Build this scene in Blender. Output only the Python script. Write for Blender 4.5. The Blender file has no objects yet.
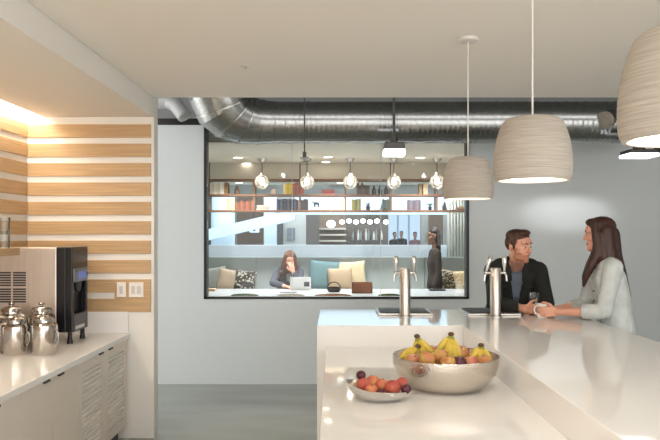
import bpy, bmesh, math, random
from mathutils import Vector, Matrix
random.seed(7)
S = bpy.context.scene
COL = S.collection
PI = math.pi
V = Vector

# ------------------------------------------------------------------ camera, light, exposure
F, VX, VY, EYE = 680.0, 334.0, 234.0, 1.66
cam = bpy.data.cameras.new('camera')
cam.sensor_width = 36.0
cam.lens = 36.0 * F / 660.0
cam.shift_x = -(VX - 330.0) / 660.0
cam.shift_y = (VY - 220.0) / 660.0
cam.clip_start = 0.05
co = bpy.data.objects.new('camera', cam)
COL.objects.link(co)
co.location = (0, 0, EYE)
co.rotation_euler = (PI / 2, 0, 0)
S.camera = co

w = bpy.data.worlds.new('world')
S.world = w
w.use_nodes = True
w.node_tree.nodes['Background'].inputs[0].default_value = (1.0, 0.98, 0.965, 1)
w.node_tree.nodes['Background'].inputs[1].default_value = 2.4
S.view_settings.view_transform = 'Standard'
S.view_settings.look = 'None'
S.view_settings.gamma = 1.0
S.view_settings.exposure = 0.36


R_ = math.radians


def area(name, loc, size, power, color, rot=(0, 0, 0), spread=PI):
    l = bpy.data.lights.new(name, 'AREA')
    l.shape = 'RECTANGLE'
    l.size, l.size_y = size
    l.energy = power
    l.color = color
    l.spread = spread
    o = bpy.data.objects.new(name, l)
    COL.objects.link(o)
    o.location = loc
    o.rotation_euler = rot
    return o


WARM = (1.0, 0.93, 0.84)
NEUT = (1.0, 0.97, 0.93)
COOL = (0.72, 0.89, 1.0)
area('kitchen_fill_light', (-0.7, -0.2, 2.74), (1.2, 0.8), 8, NEUT)  # unseen area lamp added just behind the camera as general fill
for wx, we in ((-0.9, 34), (0.3, 26), (1.6, 10)):      # unseen spots added to brighten the back wall
    sl = bpy.data.lights.new('wall_fill_spot', 'SPOT')
    sl.energy = we
    sl.spot_size = R_(58)
    sl.spot_blend = 1.0
    sl.shadow_soft_size = 0.03
    sl.color = (0.95, 0.985, 1.0)
    so_ = bpy.data.objects.new('wall_fill_spot', sl)
    COL.objects.link(so_)
    so_.location = (wx, 3.0, 2.70)
    so_.rotation_euler = (R_(66), 0, 0)
area('atrium_fill_light', (0, 13.0, 3.9), (8, 2.6), 300, COOL)  # unseen area lamp added for the cool glow of the atrium
area('far_room_fill_light', (0.5, 15.6, 3.4), (6, 1.0), 70, NEUT)  # unseen area lamp that lights the far wall and its panels
area('corridor_fill_light', (2.6, 25, 3.9), (3, 8), 70, COOL)  # unseen area lamp filling the corridor around the small people


# ------------------------------------------------------------------ materials
def rgb(h):
    """sRGB 0-255 triple to linear"""
    out = []
    for c in h:
        c = c / 255.0
        out.append(c / 12.92 if c <= 0.04045 else ((c + 0.055) / 1.055) ** 2.4)
    return tuple(out)


MATS = {}


def M(name, col, rough=0.5, metal=0.0, emit=0.0, var=0.0, vscale=(8, 8, 8), bump=0.0, bscale=None, col2=None, alpha=1.0, spec=0.5):
    if name in MATS:
        return MATS[name]
    m = bpy.data.materials.new(name)
    m.use_nodes = True
    nt = m.node_tree
    b = nt.nodes['Principled BSDF']
    c = rgb(col)
    b.inputs['Base Color'].default_value = (*c, 1)
    b.inputs['Roughness'].default_value = rough
    b.inputs['Metallic'].default_value = metal
    b.inputs['Specular IOR Level'].default_value = spec
    b.inputs['Alpha'].default_value = alpha
    if emit:
        b.inputs['Emission Color'].default_value = (*c, 1)
        b.inputs['Emission Strength'].default_value = emit
    tc = nt.nodes.new('ShaderNodeTexCoord')
    if var or col2:
        mp = nt.nodes.new('ShaderNodeMapping')
        mp.inputs['Scale'].default_value = vscale
        nt.links.new(tc.outputs['Object'], mp.inputs[0])
        nz = nt.nodes.new('ShaderNodeTexNoise')
        nz.inputs['Scale'].default_value = 1.0
        nz.inputs['Detail'].default_value = 5.0
        nt.links.new(mp.outputs[0], nz.inputs['Vector'])
        cr = nt.nodes.new('ShaderNodeValToRGB')
        c2 = rgb(col2) if col2 else tuple(max(0, x * (1 - var)) for x in c)
        c1 = c if col2 else tuple(min(1, x * (1 + var * 0.5)) for x in c)
        cr.color_ramp.elements[0].position = 0.35
        cr.color_ramp.elements[1].position = 0.65
        cr.color_ramp.elements[0].color = (*c2, 1)
        cr.color_ramp.elements[1].color = (*c1, 1)
        nt.links.new(nz.outputs['Fac'], cr.inputs[0])
        nt.links.new(cr.outputs[0], b.inputs['Base Color'])
    if bump:
        mp2 = nt.nodes.new('ShaderNodeMapping')
        mp2.inputs['Scale'].default_value = bscale or vscale
        nt.links.new(tc.outputs['Object'], mp2.inputs[0])
        n2 = nt.nodes.new('ShaderNodeTexNoise')
        n2.inputs['Scale'].default_value = 1.0
        n2.inputs['Detail'].default_value = 3.0
        nt.links.new(mp2.outputs[0], n2.inputs['Vector'])
        bp = nt.nodes.new('ShaderNodeBump')
        bp.inputs['Strength'].default_value = bump
        bp.inputs['Distance'].default_value = 0.01
        nt.links.new(n2.outputs['Fac'], bp.inputs['Height'])
        nt.links.new(bp.outputs[0], b.inputs['Normal'])
    MATS[name] = m
    return m


def glass_mat(name, tint=(1, 1, 1), refl=0.5, edge=1.45):
    """thin clear glass: see-through with a fresnel reflection"""
    m = bpy.data.materials.new(name)
    m.use_nodes = True
    nt = m.node_tree
    nt.nodes.clear()
    o = nt.nodes.new('ShaderNodeOutputMaterial')
    t = nt.nodes.new('ShaderNodeBsdfTransparent')
    t.inputs[0].default_value = (*tint, 1)
    g = nt.nodes.new('ShaderNodeBsdfGlossy')
    g.inputs['Roughness'].default_value = 0.02
    f = nt.nodes.new('ShaderNodeFresnel')
    f.inputs['IOR'].default_value = edge
    mu = nt.nodes.new('ShaderNodeMath')
    mu.operation = 'MULTIPLY'
    mu.inputs[1].default_value = refl
    nt.links.new(f.outputs[0], mu.inputs[0])
    mx = nt.nodes.new('ShaderNodeMixShader')
    nt.links.new(mu.outputs[0], mx.inputs[0])
    nt.links.new(t.outputs[0], mx.inputs[1])
    nt.links.new(g.outputs[0], mx.inputs[2])
    nt.links.new(mx.outputs[0], o.inputs[0])
    MATS[name] = m
    return m


white_paint = M('white_paint', (238, 234, 227), 0.6)
ceil_paint = M('ceiling_paint', (246, 239, 229), 0.7)
pale_wall = M('pale_wall_paint', (214, 219, 219), 0.32, bump=0.03, bscale=(3, 3, 3))
grey_wall = M('grey_wall_paint', (140, 142, 142), 0.7)
room_white = M('room_white', (234, 228, 214), 0.6)
room_blue = M('room_grey_blue', (190, 202, 208), 0.6)
atrium_white = M('atrium_white', (222, 232, 240), 0.55)
black_trim = M('black_trim', (18, 18, 19), 0.4)
concrete = M('polished_concrete', (166, 170, 162), 0.28, var=0.22, vscale=(0.7, 2.6, 1), bump=0.02, bscale=(4, 4, 4))
oak = M('oak_slat', (196, 162, 120), 0.5, var=0.16, vscale=(2, 2, 70), bump=0.08, bscale=(4, 4, 120))
shelf_wood = M('walnut_shelf', (128, 90, 62), 0.5, var=0.2, vscale=(3, 40, 40))
white_lacquer = M('white_lacquer', (224, 214, 203), 0.4)
quartz = M('white_quartz', (240, 238, 235), 0.045)
steel = M('brushed_steel', (200, 195, 188), 0.28, 1.0, var=0.06, vscale=(3, 3, 120), bump=0.02, bscale=(4, 4, 300))
steel_panel = M('brushed_steel_panel', (226, 217, 209), 0.38, 1.0, var=0.06, vscale=(120, 3, 3))
mid_metal = M('dark_metal', (84, 82, 80), 0.4, 0.8)
chrome = M('chrome', (215, 212, 208), 0.08, 1.0)
galv = M('galvanised_steel', (168, 169, 167), 0.26, 1.0, var=0.12, vscale=(30, 30, 30))
galv_flex = M('pale_flexible_duct', (188, 190, 190), 0.5, 0.3)
black_plastic = M('black_plastic', (20, 20, 22), 0.3)
dark_grey = M('dark_grey', (60, 60, 62), 0.5)
mid_grey = M('grey_plastic', (120, 124, 132), 0.4)
blue_screen = M('blue_screen', (70, 90, 150), 0.3, emit=0.5)
lampglow = M('lamp_glow', (255, 244, 226), 0.5, emit=5.0)
bulbglow = M('bulb_glow', (255, 240, 215), 0.5, emit=9.0)
ledglow = M('led_glow', (255, 243, 226), 0.5, emit=19.0)
coolglow = M('cool_lamp_glow', (250, 250, 255), 0.5, emit=2.5)
shade_mat = M('layered_card_shade', (182, 173, 161), 0.85, var=0.18, vscale=(9, 9, 300), bump=0.16, bscale=(9, 9, 320))
cord_white = M('white_cord', (225, 220, 212), 0.5)
window_glass = glass_mat('window_glass', (0.97, 0.98, 0.98), 0.5)
clear_glass = glass_mat('clear_glass', (0.93, 0.95, 0.95), 0.8)
porcelain = M('white_porcelain', (240, 236, 230), 0.15)
skin_m = M('skin_ruddy', (226, 166, 140), 0.5)
skin_w = M('skin_fair', (228, 168, 142), 0.5)
stubble = M('short_beard', (140, 86, 60), 0.7)
lips = M('lips', (196, 116, 102), 0.45)
eye_white = M('eye_white', (225, 222, 218), 0.2)
eye_dark = M('eye_dark', (40, 28, 22), 0.2)
hair_man = M('brown_hair', (74, 44, 28), 0.55, var=0.4, vscale=(60, 60, 20), bump=0.4, bscale=(90, 90, 30))
hair_woman = M('dark_brown_hair', (64, 32, 21), 0.42, var=0.4, vscale=(110, 110, 6), bump=0.4, bscale=(160, 160, 8))
hair_auburn = M('auburn_hair', (110, 68, 44), 0.5, var=0.5, vscale=(80, 80, 8))
jacket_black = M('black_jacket_cloth', (38, 39, 36), 0.85, bump=0.25, bscale=(16, 16, 16))
shirt_grey = M('grey_blue_shirt', (126, 138, 150), 0.9)
denim_pale = M('pale_denim', (208, 212, 210), 0.85, var=0.12, vscale=(14, 14, 14), bump=0.35, bscale=(18, 18, 18))
denim_blue = M('blue_denim', (86, 93, 106), 0.85, var=0.2, vscale=(16, 16, 16))
trouser_dark = M('dark_trousers', (40, 42, 50), 0.85)
dark_cloth = M('dark_brown_cloth', (62, 54, 50), 0.85)
shoe_mat = M('dark_shoe', (34, 30, 28), 0.5)


# ------------------------------------------------------------------ object helpers
ORG = {}


def tag(o, label=None, cat=None, group=None, kind=None):
    if label:
        o['label'] = label
    if cat:
        o['category'] = cat
    if group:
        o['group'] = group
    if kind:
        o['kind'] = kind
    return o


def thing(name, loc, label, cat, group=None):
    o = bpy.data.objects.new(name, None)
    o.empty_display_size = 0.05
    COL.objects.link(o)
    o.location = loc
    ORG[o.name] = V(loc)
    return tag(o, label, cat, group)


class MB:
    """collects shapes; build() links them as one mesh object"""

    def __init__(self):
        self.bm = bmesh.new()
        self.mi = 0

    def _set(self, faces):
        for f in faces:
            f.material_index = self.mi

    def box(self, a, b, bev=0.0, seg=2):
        a, b = V(a), V(b)
        r = bmesh.ops.create_cube(self.bm, size=1.0)
        vs = r['verts']
        c, d = (a + b) / 2, b - a
        for v in vs:
            v.co = V((v.co.x * d.x, v.co.y * d.y, v.co.z * d.z)) + c
        fs = {f for v in vs for f in v.link_faces}
        self._set(fs)
        if bev > 0:
            es = list({e for v in vs for e in v.link_edges})
            r = bmesh.ops.bevel(self.bm, geom=es, offset=bev, segments=seg, profile=0.5, affect='EDGES', clamp_overlap=True)
            self._set(r['faces'])
        return self

    def obox(self, mat, size, bev=0.0):
        n0 = len(self.bm.verts)
        h = V(size) / 2
        self.bm.verts.ensure_lookup_table()
        old = set(self.bm.verts)
        self.box(-h, h, bev)
        for v in self.bm.verts:
            if v not in old:
                v.co = mat @ v.co
        return self

    def cone(self, p0, p1, r0, r1, seg=20, caps=True):
        p0, p1 = V(p0), V(p1)
        d = p1 - p0
        q = d.to_track_quat('Z', 'Y').to_matrix()
        ra, rb = [], []
        for i in range(seg):
            a = 2 * PI * i / seg
            u = q @ V((math.cos(a), math.sin(a), 0))
            ra.append(self.bm.verts.new(p0 + u * r0))
            rb.append(self.bm.verts.new(p1 + u * r1))
        fs = []
        for i in range(seg):
            j = (i + 1) % seg
            fs.append(self.bm.faces.new((ra[i], ra[j], rb[j], rb[i])))
        if caps:
            fs.append(self.bm.faces.new(list(reversed(ra))))
            fs.append(self.bm.faces.new(rb))
        self._set(fs)
        return self

    def cyl(self, p0, p1, r, seg=20):
        return self.cone(p0, p1, r, r, seg)

    def tube(self, pts, rad, seg=12, caps=True):
        pts = [V(p) for p in pts]
        n = len(pts)
        rads = rad if isinstance(rad, (list, tuple)) else [rad] * n
        rings = []
        up = None
        for i in range(n):
            t = (pts[min(i + 1, n - 1)] - pts[max(i - 1, 0)]).normalized()
            if up is None:
                up = V((0, 0, 1)) if abs(t.z) < 0.9 else V((1, 0, 0))
            s = t.cross(up).normalized()
            up = s.cross(t).normalized()
            rings.append([self.bm.verts.new(pts[i] + (s * math.cos(2 * PI * k / seg) + up * math.sin(2 * PI * k / seg)) * rads[i]) for k in range(seg)])
        fs = []
        for i in range(n - 1):
            for k in range(seg):
                j = (k + 1) % seg
                fs.append(self.bm.faces.new((rings[i][k], rings[i][j], rings[i + 1][j], rings[i + 1][k])))
        if caps:
            fs.append(self.bm.faces.new(list(reversed(rings[0]))))
            fs.append(self.bm.faces.new(rings[-1]))
        self._set(fs)
        return self

    def lathe(self, prof, c=(0, 0, 0), seg=40, sx=1.0, sy=1.0):
        c = V(c)
        rings = []
        for r, z in prof:
            if r < 1e-5:
                rings.append([self.bm.verts.new(c + V((0, 0, z)))])
            else:
                rings.append([self.bm.verts.new(c + V((sx * r * math.cos(2 * PI * k / seg), sy * r * math.sin(2 * PI * k / seg), z))) for k in range(seg)])
        fs = []
        for a, b in zip(rings, rings[1:]):
            for k in range(seg):
                j = (k + 1) % seg
                if len(a) == 1 and len(b) == 1:
                    continue
                if len(a) == 1:
                    fs.append(self.bm.faces.new((a[0], b[j], b[k])))
                elif len(b) == 1:
                    fs.append(self.bm.faces.new((a[k], a[j], b[0])))
                else:
                    fs.append(self.bm.faces.new((a[k], a[j], b[j], b[k])))
        self._set(fs)
        return self

    def ball(self, c, r, seg=20, rot=None):
        r = (r, r, r) if isinstance(r, (int, float)) else r
        m = Matrix.Translation(V(c))
        if rot:
            m = m @ rot.to_4x4()
        res = bmesh.ops.create_uvsphere(self.bm, u_segments=seg, v_segments=max(6, seg // 2), radius=1.0, matrix=m @ Matrix.Diagonal((*r, 1)))
        self._set({f for v in res['verts'] for f in v.link_faces})
        return self

    def poly_prism(self, pts, off):
        """closed polygon pushed along off"""
        off = V(off)
        a = [self.bm.verts.new(V(p)) for p in pts]
        b = [self.bm.verts.new(V(p) + off) for p in pts]
        fs = [self.bm.faces.new(a), self.bm.faces.new(list(reversed(b)))]
        n = len(a)
        for i in range(n):
            j = (i + 1) % n
            fs.append(self.bm.faces.new((a[j], a[i], b[i], b[j])))
        self._set(fs)
        return self

    def build(self, name, mats, parent=None, smooth=False, world=True, autosmooth=40):
        bmesh.ops.recalc_face_normals(self.bm, faces=self.bm.faces[:])
        me = bpy.data.meshes.new(name)
        self.bm.to_mesh(me)
        self.bm.free()
        return link_mesh(name, me, mats, parent, smooth, world, autosmooth)


def link_mesh(name, me, mats, parent=None, smooth=False, world=True, autosmooth=40):
    mats = mats if isinstance(mats, (list, tuple)) else [mats]
    for m in mats:
        me.materials.append(m)
    o = bpy.data.objects.new(name, me)
    COL.objects.link(o)
    if parent is not None:
        o.parent = parent
        org = ORG.get(parent.name, V((0, 0, 0)))
        ORG[o.name] = org
        if world:
            me.transform(Matrix.Translation(-org))
    else:
        # put the origin at the base centre of the mesh
        if world and len(me.vertices):
            xs = [v.co for v in me.vertices]
            lo = V((min(c.x for c in xs), min(c.y for c in xs), min(c.z for c in xs)))
            hi = V((max(c.x for c in xs), max(c.y for c in xs), max(c.z for c in xs)))
            b = V(((lo.x + hi.x) / 2, (lo.y + hi.y) / 2, lo.z))
            me.transform(Matrix.Translation(-b))
            o.location = b
            ORG[o.name] = b
    if smooth:
        for p in me.polygons:
            p.use_smooth = True
        if autosmooth:
            me.set_sharp_from_angle(angle=math.radians(autosmooth))
    return o


def struct(name, mb, mat, label, cat, smooth=False):
    o = mb.build(name, mat, None, smooth)
    return tag(o, label, cat, kind='structure')


def kids(o):
    return [c for c in COL.objects if c.parent == o]


def dup(o, loc, rz=0.0, label=None, scale=None):
    r = o.copy()
    COL.objects.link(r)
    r.location = loc
    r.rotation_euler = (0, 0, rz)
    if scale:
        r.scale = scale
    if label:
        r['label'] = label
    for ch in o.children:
        c = ch.copy()
        COL.objects.link(c)
        c.parent = r
        for g in ch.children:
            d = g.copy()
            COL.objects.link(d)
            d.parent = c
    return r


def at(x, y, d):
    return V(((x - VX) / F * d, d, EYE - (y - VY) / F * d))


# ------------------------------------------------------------------ the setting
YE, YB = 5.53, 7.52            # end wall of the kitchen nook, wall with the window
CZ = 2.77
struct('floor', MB().box((-6, -3, -0.1), (6, 32, 0)), concrete, 'grey polished concrete floor running to the back wall', 'floor')
struct('ceiling', MB().box((-1.46, -1.5, CZ), (5.2, YE, 3.0)), ceil_paint, 'beige dropped ceiling over the island counter', 'ceiling')
struct('ceiling_open', MB().box((-6, YE - 0.6, 3.5), (5.2, YB + 0.1, 3.6)), grey_wall, 'high open ceiling above the round metal duct', 'ceiling')
struct('wall_left', MB().box((-2.65, -1.5, 0), (-2.5, YE + 0.12, 3.0)), white_paint, 'white wall behind the wooden slats at the far left', 'wall')
struct('wall_end', MB().box((-2.5, YE, 0), (-1.463, YE + 0.12, 3.0), 0.004), white_paint, 'cream end wall of the kitchen nook holding light switches', 'wall')
struct('trim_bulkhead', MB().box((-2.36, -1.5, 2.61), (-1.463, YE, 3.0)), white_paint, 'boxed cream bulkhead above the left kitchen run', 'bulkhead')
struct('trim_light_slot', MB().box((-2.5, -1.5, 2.70), (-2.36, YE, 2.74)), white_paint, 'top of the recessed light slot along the left wall', 'trim')
struct('wall_right', MB().box((5.0, 1.0, 0), (5.2, YB + 0.1, 3.5)), pale_wall, 'pale wall at the far right of the kitchen', 'wall')

WX0, WX1, WZ0, WZ1 = (204 - VX) / F * YB, (469 - VX) / F * YB, EYE - (299 - VY) / F * YB, 2.84
mb = MB()
PZ = EYE - (125 - VY) / F * YB
mb.box((-6, YB, 0), (WX0, YB + 0.12, PZ)).box((WX1, YB, 0), (5.0, YB + 0.12, PZ))
mb.box((WX0, YB, 0), (WX1, YB + 0.12, WZ0)).box((WX0, YB, WZ1), (WX1, YB + 0.12, PZ))
struct('wall_back', mb, pale_wall, 'pale grey back wall around the large interior window', 'wall')
struct('trim_reveal', MB().box((-6, YB + 0.03, PZ), (5.0, YB + 0.12, PZ + 0.075)), black_trim, 'black shadow gap along the top of the back wall', 'trim')
struct('wall_upper', MB().box((-6, YB, PZ + 0.075), (5.0, YB + 0.12, 3.5)), grey_wall, 'grey upper wall above the black gap', 'wall')

# interior window: black frame and three butt-jointed panes
win = thing('window_1', (0.5 * (WX0 + WX1), YB, WZ0), 'large interior window with thin black frame in the back wall', 'window')
win['kind'] = 'structure'
ft = 0.03
mb = MB()
mb.box((WX0, YB - 0.012, WZ0), (WX0 + ft, YB + 0.12, WZ1)).box((WX1 - ft, YB - 0.012, WZ0), (WX1, YB + 0.12, WZ1))
mb.box((WX0, YB - 0.012, WZ0), (WX1, YB + 0.05, WZ0 + 0.025)).box((WX0, YB - 0.012, WZ1 - ft), (WX1, YB + 0.12, WZ1))
mb.build('window_frame', black_trim, win)
mb = MB()
mb.box((WX0 + ft, YB + 0.05, WZ0), (WX1 - ft, YB + 0.12, WZ0 + 0.022))
mb.build('window_sill', room_white, win)
jx = [WX0 + ft, (292 - VX) / F * YB, (381 - VX) / F * YB, WX1 - ft]
for i in range(3):
    MB().box((jx[i] + 0.003, YB + 0.03, WZ0 + 0.025), (jx[i + 1] - 0.003, YB + 0.036, WZ1 - ft)).build('pane', window_glass, win)
silic = M('silicone_joint', (200, 210, 210), 0.4)
for x in jx[1:3]:
    MB().box((x - 0.003, YB + 0.03, WZ0 + 0.025), (x + 0.003, YB + 0.036, WZ1 - ft)).build('glass_joint', silic, win)

# meeting room beyond
RB = 11.2
struct('ceiling_meeting_room', MB().box((-3.2, YB + 0.12, 2.70), (3.4, RB, 2.78)).box((-3.2, YB + 0.12, 2.70), (3.4, YB + 0.2, 2.95)), room_white, 'white ceiling of the meeting room behind the window', 'ceiling')
struct('trim_soffit', MB().box((-2.88, 10.02, 2.47), (2.75, RB, 2.70)), room_white, 'white soffit of the meeting room above the bookshelf', 'soffit')
struct('wall_meeting_left', MB().box((-3.0, YB + 0.12, 0), (-2.88, RB, 2.70)), room_white, 'white side wall at the left of the meeting room', 'wall')
struct('wall_meeting_right', MB().box((2.75, YB + 0.12, 0), (2.87, RB, 2.70)), room_white, 'white side wall at the right of the meeting room', 'wall')
HZ0 = EYE - (245 - VY) / F * RB
HZ1 = 2.30
struct('wall_half', MB().box((-6, RB, 0), (6, RB + 0.14, HZ0)), atrium_white, 'low white half wall behind the grey bench', 'wall')
struct('wall_header', MB().box((-6, RB, HZ1), (6, RB + 0.14, 4.2)), room_blue, 'grey blue header wall behind the bookshelf', 'wall')

# atrium beyond the meeting room
AY = 16.6
struct('wall_atrium', MB().box((-6, AY, 0), (1.33, AY + 0.2, 4.2)).box((2.13, AY, 0), (6, AY + 0.2, 4.2)), M('atrium_back', (150, 150, 146), 0.7), 'far wall of the atrium beyond the meeting room', 'wall')
struct('wall_corridor', MB().box((0.7, AY + 0.2, 0), (0.8, 31, 4.1)).box((4.8, AY + 0.2, 0), (4.9, 31, 4.1)).box((0.7, 31, 0), (4.9, 31.1, 4.1)).box((0.7, AY + 0.2, 4.1), (4.9, 31.1, 4.2)), atrium_white, 'white corridor walls behind the silhouetted people', 'wall')
struct('ceiling_atrium', MB().box((-6, RB + 0.14, 4.1), (6, AY, 4.2)), atrium_white, 'white ceiling high over the atrium', 'ceiling')
struct('wall_atrium_left', MB().box((-6, RB, 0), (-5.9, AY, 4.1)), atrium_white, 'left wall of the atrium', 'wall')
struct('wall_atrium_right', MB().box((5.9, RB, 0), (6, AY, 4.1)), atrium_white, 'right wall of the atrium', 'wall')

# slats on the two kitchen walls
tops = [EYE - (124.5 + 19.35 * k - VY) / 123.0 for k in range(10)]
BH, BT = 0.107, 0.014
mb = MB()
for k, z in enumerate(tops):
    mb.box((-2.5 + BT, YE - BT, z - BH), (-1.487, YE, z), 0.002, 1)
# solid piece of wood behind the switches
mb.box((-1.78, YE - BT, tops[9]), (-1.487, YE, tops[8] - BH))
struct('trim_1', mb, oak, 'horizontal oak slats on the end wall around the light switches', 'wood slats')
mb = MB()
for k, z in enumerate(tops):
    mb.box((-2.5, -1.5, z - BH), (-2.5 + BT, YE - BT, z), 0.002, 1)
struct('trim_2', mb, oak, 'horizontal oak slats along the left wall under the light slot', 'wood slats')
struct('trim_3', MB().box((-2.478, YE - 0.015, 0.855), (-1.67, YE, 1.03)), quartz, 'white splashback between the counter end and lowest slat', 'splashback')

o = MB().box((-2.49, -1.4, 2.685), (-2.40, YE - 0.02, 2.697)).build('light_strip', ledglow)
tag(o, 'glowing strip light in the slot above the left wall slats', 'strip light')

# ------------------------------------------------------------------ left kitchen run
CT = 0.855                       # worktop height
XF = -1.675                      # door faces
o = MB().box((-2.478, 1.8, CT - 0.04), (-1.655, YE - 0.016, CT), 0.004).build('worktop', quartz)
tag(o, 'long white worktop under the ice dispenser along the left wall', 'worktop')

LZ0, LZ1 = 0.115, CT - 0.045


def cabinet(y0, y1, louvred, label):
    ym = (y0 + y1) / 2
    t = thing('kitchen_cabinet', (-2.08, ym, 0), label, 'cabinet', 'white base cabinets of the left run')
    mb = MB()
    mb.box((-2.478, y0 + 0.001, 0.10), (XF - 0.022, y1 - 0.001, CT - 0.041))
    mb.build('body', white_lacquer, t)
    MB().box((-2.40, y0 + 0.001, 0.0), (XF - 0.07, y1 - 0.001, 0.10)).build('toe_kick', dark_grey, t)
    for side, (a, b) in enumerate(((y0, ym), (ym, y1))):
        a += 0.003
        b -= 0.003
        mb = MB()
        if louvred:
            fr = 0.075
            mb.box((XF - 0.02, a, LZ0), (XF, a + fr, LZ1), 0.0015, 1).box((XF - 0.02, b - fr, LZ0), (XF, b, LZ1), 0.0015, 1)
            mb.box((XF - 0.02, a + fr, LZ0), (XF, b - fr, LZ0 + fr), 0.0015, 1).box((XF - 0.02, a + fr, LZ1 - fr), (XF, b - fr, LZ1), 0.0015, 1)
            d = mb.build('door', white_lacquer, t)
            lv = MB()
            n = 16
            for i in range(n):
                z = LZ0 + fr + (LZ1 - LZ0 - 2 * fr) * (i + 0.5) / n
                m = Matrix.Translation((XF - 0.010, (a + b) / 2, z)) @ Matrix.Rotation(math.radians(22), 4, 'Y')
                lv.obox(m, (0.018, b - a - 2 * fr, 0.024))
            MB().box((XF - 0.0215, a + fr - 0.002, LZ0 + fr - 0.002), (XF - 0.019, b - fr + 0.002, LZ1 - fr + 0.002)).build('louvre_gap_shade', M('gap_shade_grey', (150, 143, 134), 0.6), d)  # grey sheet added to paint the shade in the slat gaps
            lv.build('louvre_panel', M('louvre_white', (242, 237, 228), 0.5), d)
        else:
            mb.box((XF - 0.02, a, LZ0), (XF, b, LZ1), 0.002, 1)
            d = mb.build('door', white_lacquer, t)
        hy = b - 0.10 if side == 0 else a + 0.10
        h = MB()
        h.box((XF - 0.004, hy - 0.035, LZ1 - 0.012), (XF + 0.016, hy + 0.035, LZ1 + 0.001), 0.001, 1)
        h.build('handle', dark_grey, d)
    return t


cabinet(4.45, 5.50, True, 'white cabinet with two louvred doors at the far end of the run')
cabinet(3.65, 4.45, False, 'white cabinet with two flat doors beside the louvred cabinet')
cabinet(2.85, 3.65, False, 'white cabinet with flat doors nearest the camera, cut by the frame')

# ice and water dispenser
DX1, DY0, DY1 = -1.912, 4.97, 5.28
DZ0, DZ1 = CT + 0.085, 1.56
t = thing('ice_dispenser', (-2.2, 5.1, CT), 'stainless steel and black ice dispenser on the left worktop', 'dispenser')
XM = -2.03
MB().box((-2.47, DY0, DZ0), (XM, DY1, DZ1), 0.006).build('body', steel_panel, t)
for i in range(2):
    for j in range(2):
        x0 = at(0 + 15 * i - 2, 0, DY0).x
        x1 = x0 + 13.0 / F * DY0
        z1 = EYE - (271.5 + 16.5 * j - VY) / F * DY0
        z0 = z1 - 15.0 / F * DY0
        mb = MB()
        for q in range(6):
            z = z0 + (z1 - z0) * (q + 0.5) / 6
            mb.box((x0, DY0 - 0.003, z - 0.006), (x1, DY0 + 0.002, z + 0.006), 0.001, 1)
        mb.build('vent', dark_grey, t)
mb = MB()
# black front: C-shaped in plan, with the dispensing recess
mb.box((XM, DY0 - 0.002, DZ0 + 0.0), (DX1 - 0.05, DY1 + 0.002, DZ1 + 0.004), 0.006)
mb.box((DX1 - 0.05, DY0 - 0.002, DZ0), (DX1, DY0 + 0.03, DZ1 + 0.004), 0.006)
mb.box((DX1 - 0.05, DY1 - 0.03, DZ0), (DX1, DY1 + 0.002, DZ1 + 0.004), 0.006)
mb.box((DX1 - 0.05, DY0 + 0.02, DZ1 - 0.20), (DX1, DY1 - 0.02, DZ1 + 0.004), 0.004)
mb.box((DX1 - 0.05, DY0 + 0.02, DZ0), (DX1 + 0.004, DY1 - 0.02, DZ0 + 0.13), 0.004)
mb.build('front_housing', black_plastic, t)
p = MB().box((DX1, DY0 + 0.01, DZ1 - 0.255), (DX1 + 0.012, DY1 - 0.03, DZ1 - 0.155), 0.004).build('control_panel', mid_grey, t)
MB().box((DX1 + 0.012, DY0 + 0.08, DZ1 - 0.235), (DX1 + 0.014, DY1 - 0.07, DZ1 - 0.18)).build('screen', blue_screen, p)
MB().cone((DX1 - 0.02, (DY0 + DY1) / 2, DZ1 - 0.26), (DX1 - 0.02, (DY0 + DY1) / 2, DZ1 - 0.33), 0.03, 0.02).build('spout', dark_grey, t, True)
MB().box((DX1 + 0.004, DY0 + 0.05, DZ0 + 0.015), (DX1 + 0.0055, DY1 - 0.08, DZ0 + 0.04)).build('nameplate', M('plate_silver', (190, 190, 190), 0.3, 0.8), t)
for x in (-2.43, DX1 - 0.03):
    for y in (DY0 + 0.03, DY1 - 0.03):
        MB().cone((x, y, CT), (x, y, CT + 0.03), 0.022, 0.018, 14).cyl((x, y, CT + 0.03), (x, y, DZ0 + 0.002), 0.016, 14).build('foot', black_plastic, t, True)

# floating shelf with stacked glasses
SZ = 1.565
o = MB().box((-2.478, 4.30, SZ - 0.05), (at(20, 0, 4.66).x, 4.66, SZ), 0.003).build('wall_shelf', oak)
tag(o, 'short oak shelf fixed to the left wall slats carrying stacked glasses', 'shelf')


def tumbler(loc, h, r, label, name='drinking_glass', group=None):
    mb = MB()
    mb.lathe([(0, 0.0), (r * 0.86, 0.0), (r, h), (r - 0.003, h), (r * 0.84, 0.008), (0, 0.008)], loc, 28)
    o = mb.build(name, clear_glass, None, True)
    return tag(o, label, 'glass', group)


gx = at(4, 0, 4.5).x
gg = 'stacked tumblers on the oak shelf'
tumbler((gx, 4.5, SZ), 0.115, 0.040, 'clear tumbler at the bottom of the stack on the oak shelf', group=gg)
tumbler((gx, 4.5, SZ + 0.090), 0.115, 0.040, 'clear tumbler on top of the stack on the oak shelf', group=gg)


# steel canisters
can_steel = M('polished_steel', (196, 190, 184), 0.16, 1.0)


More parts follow.
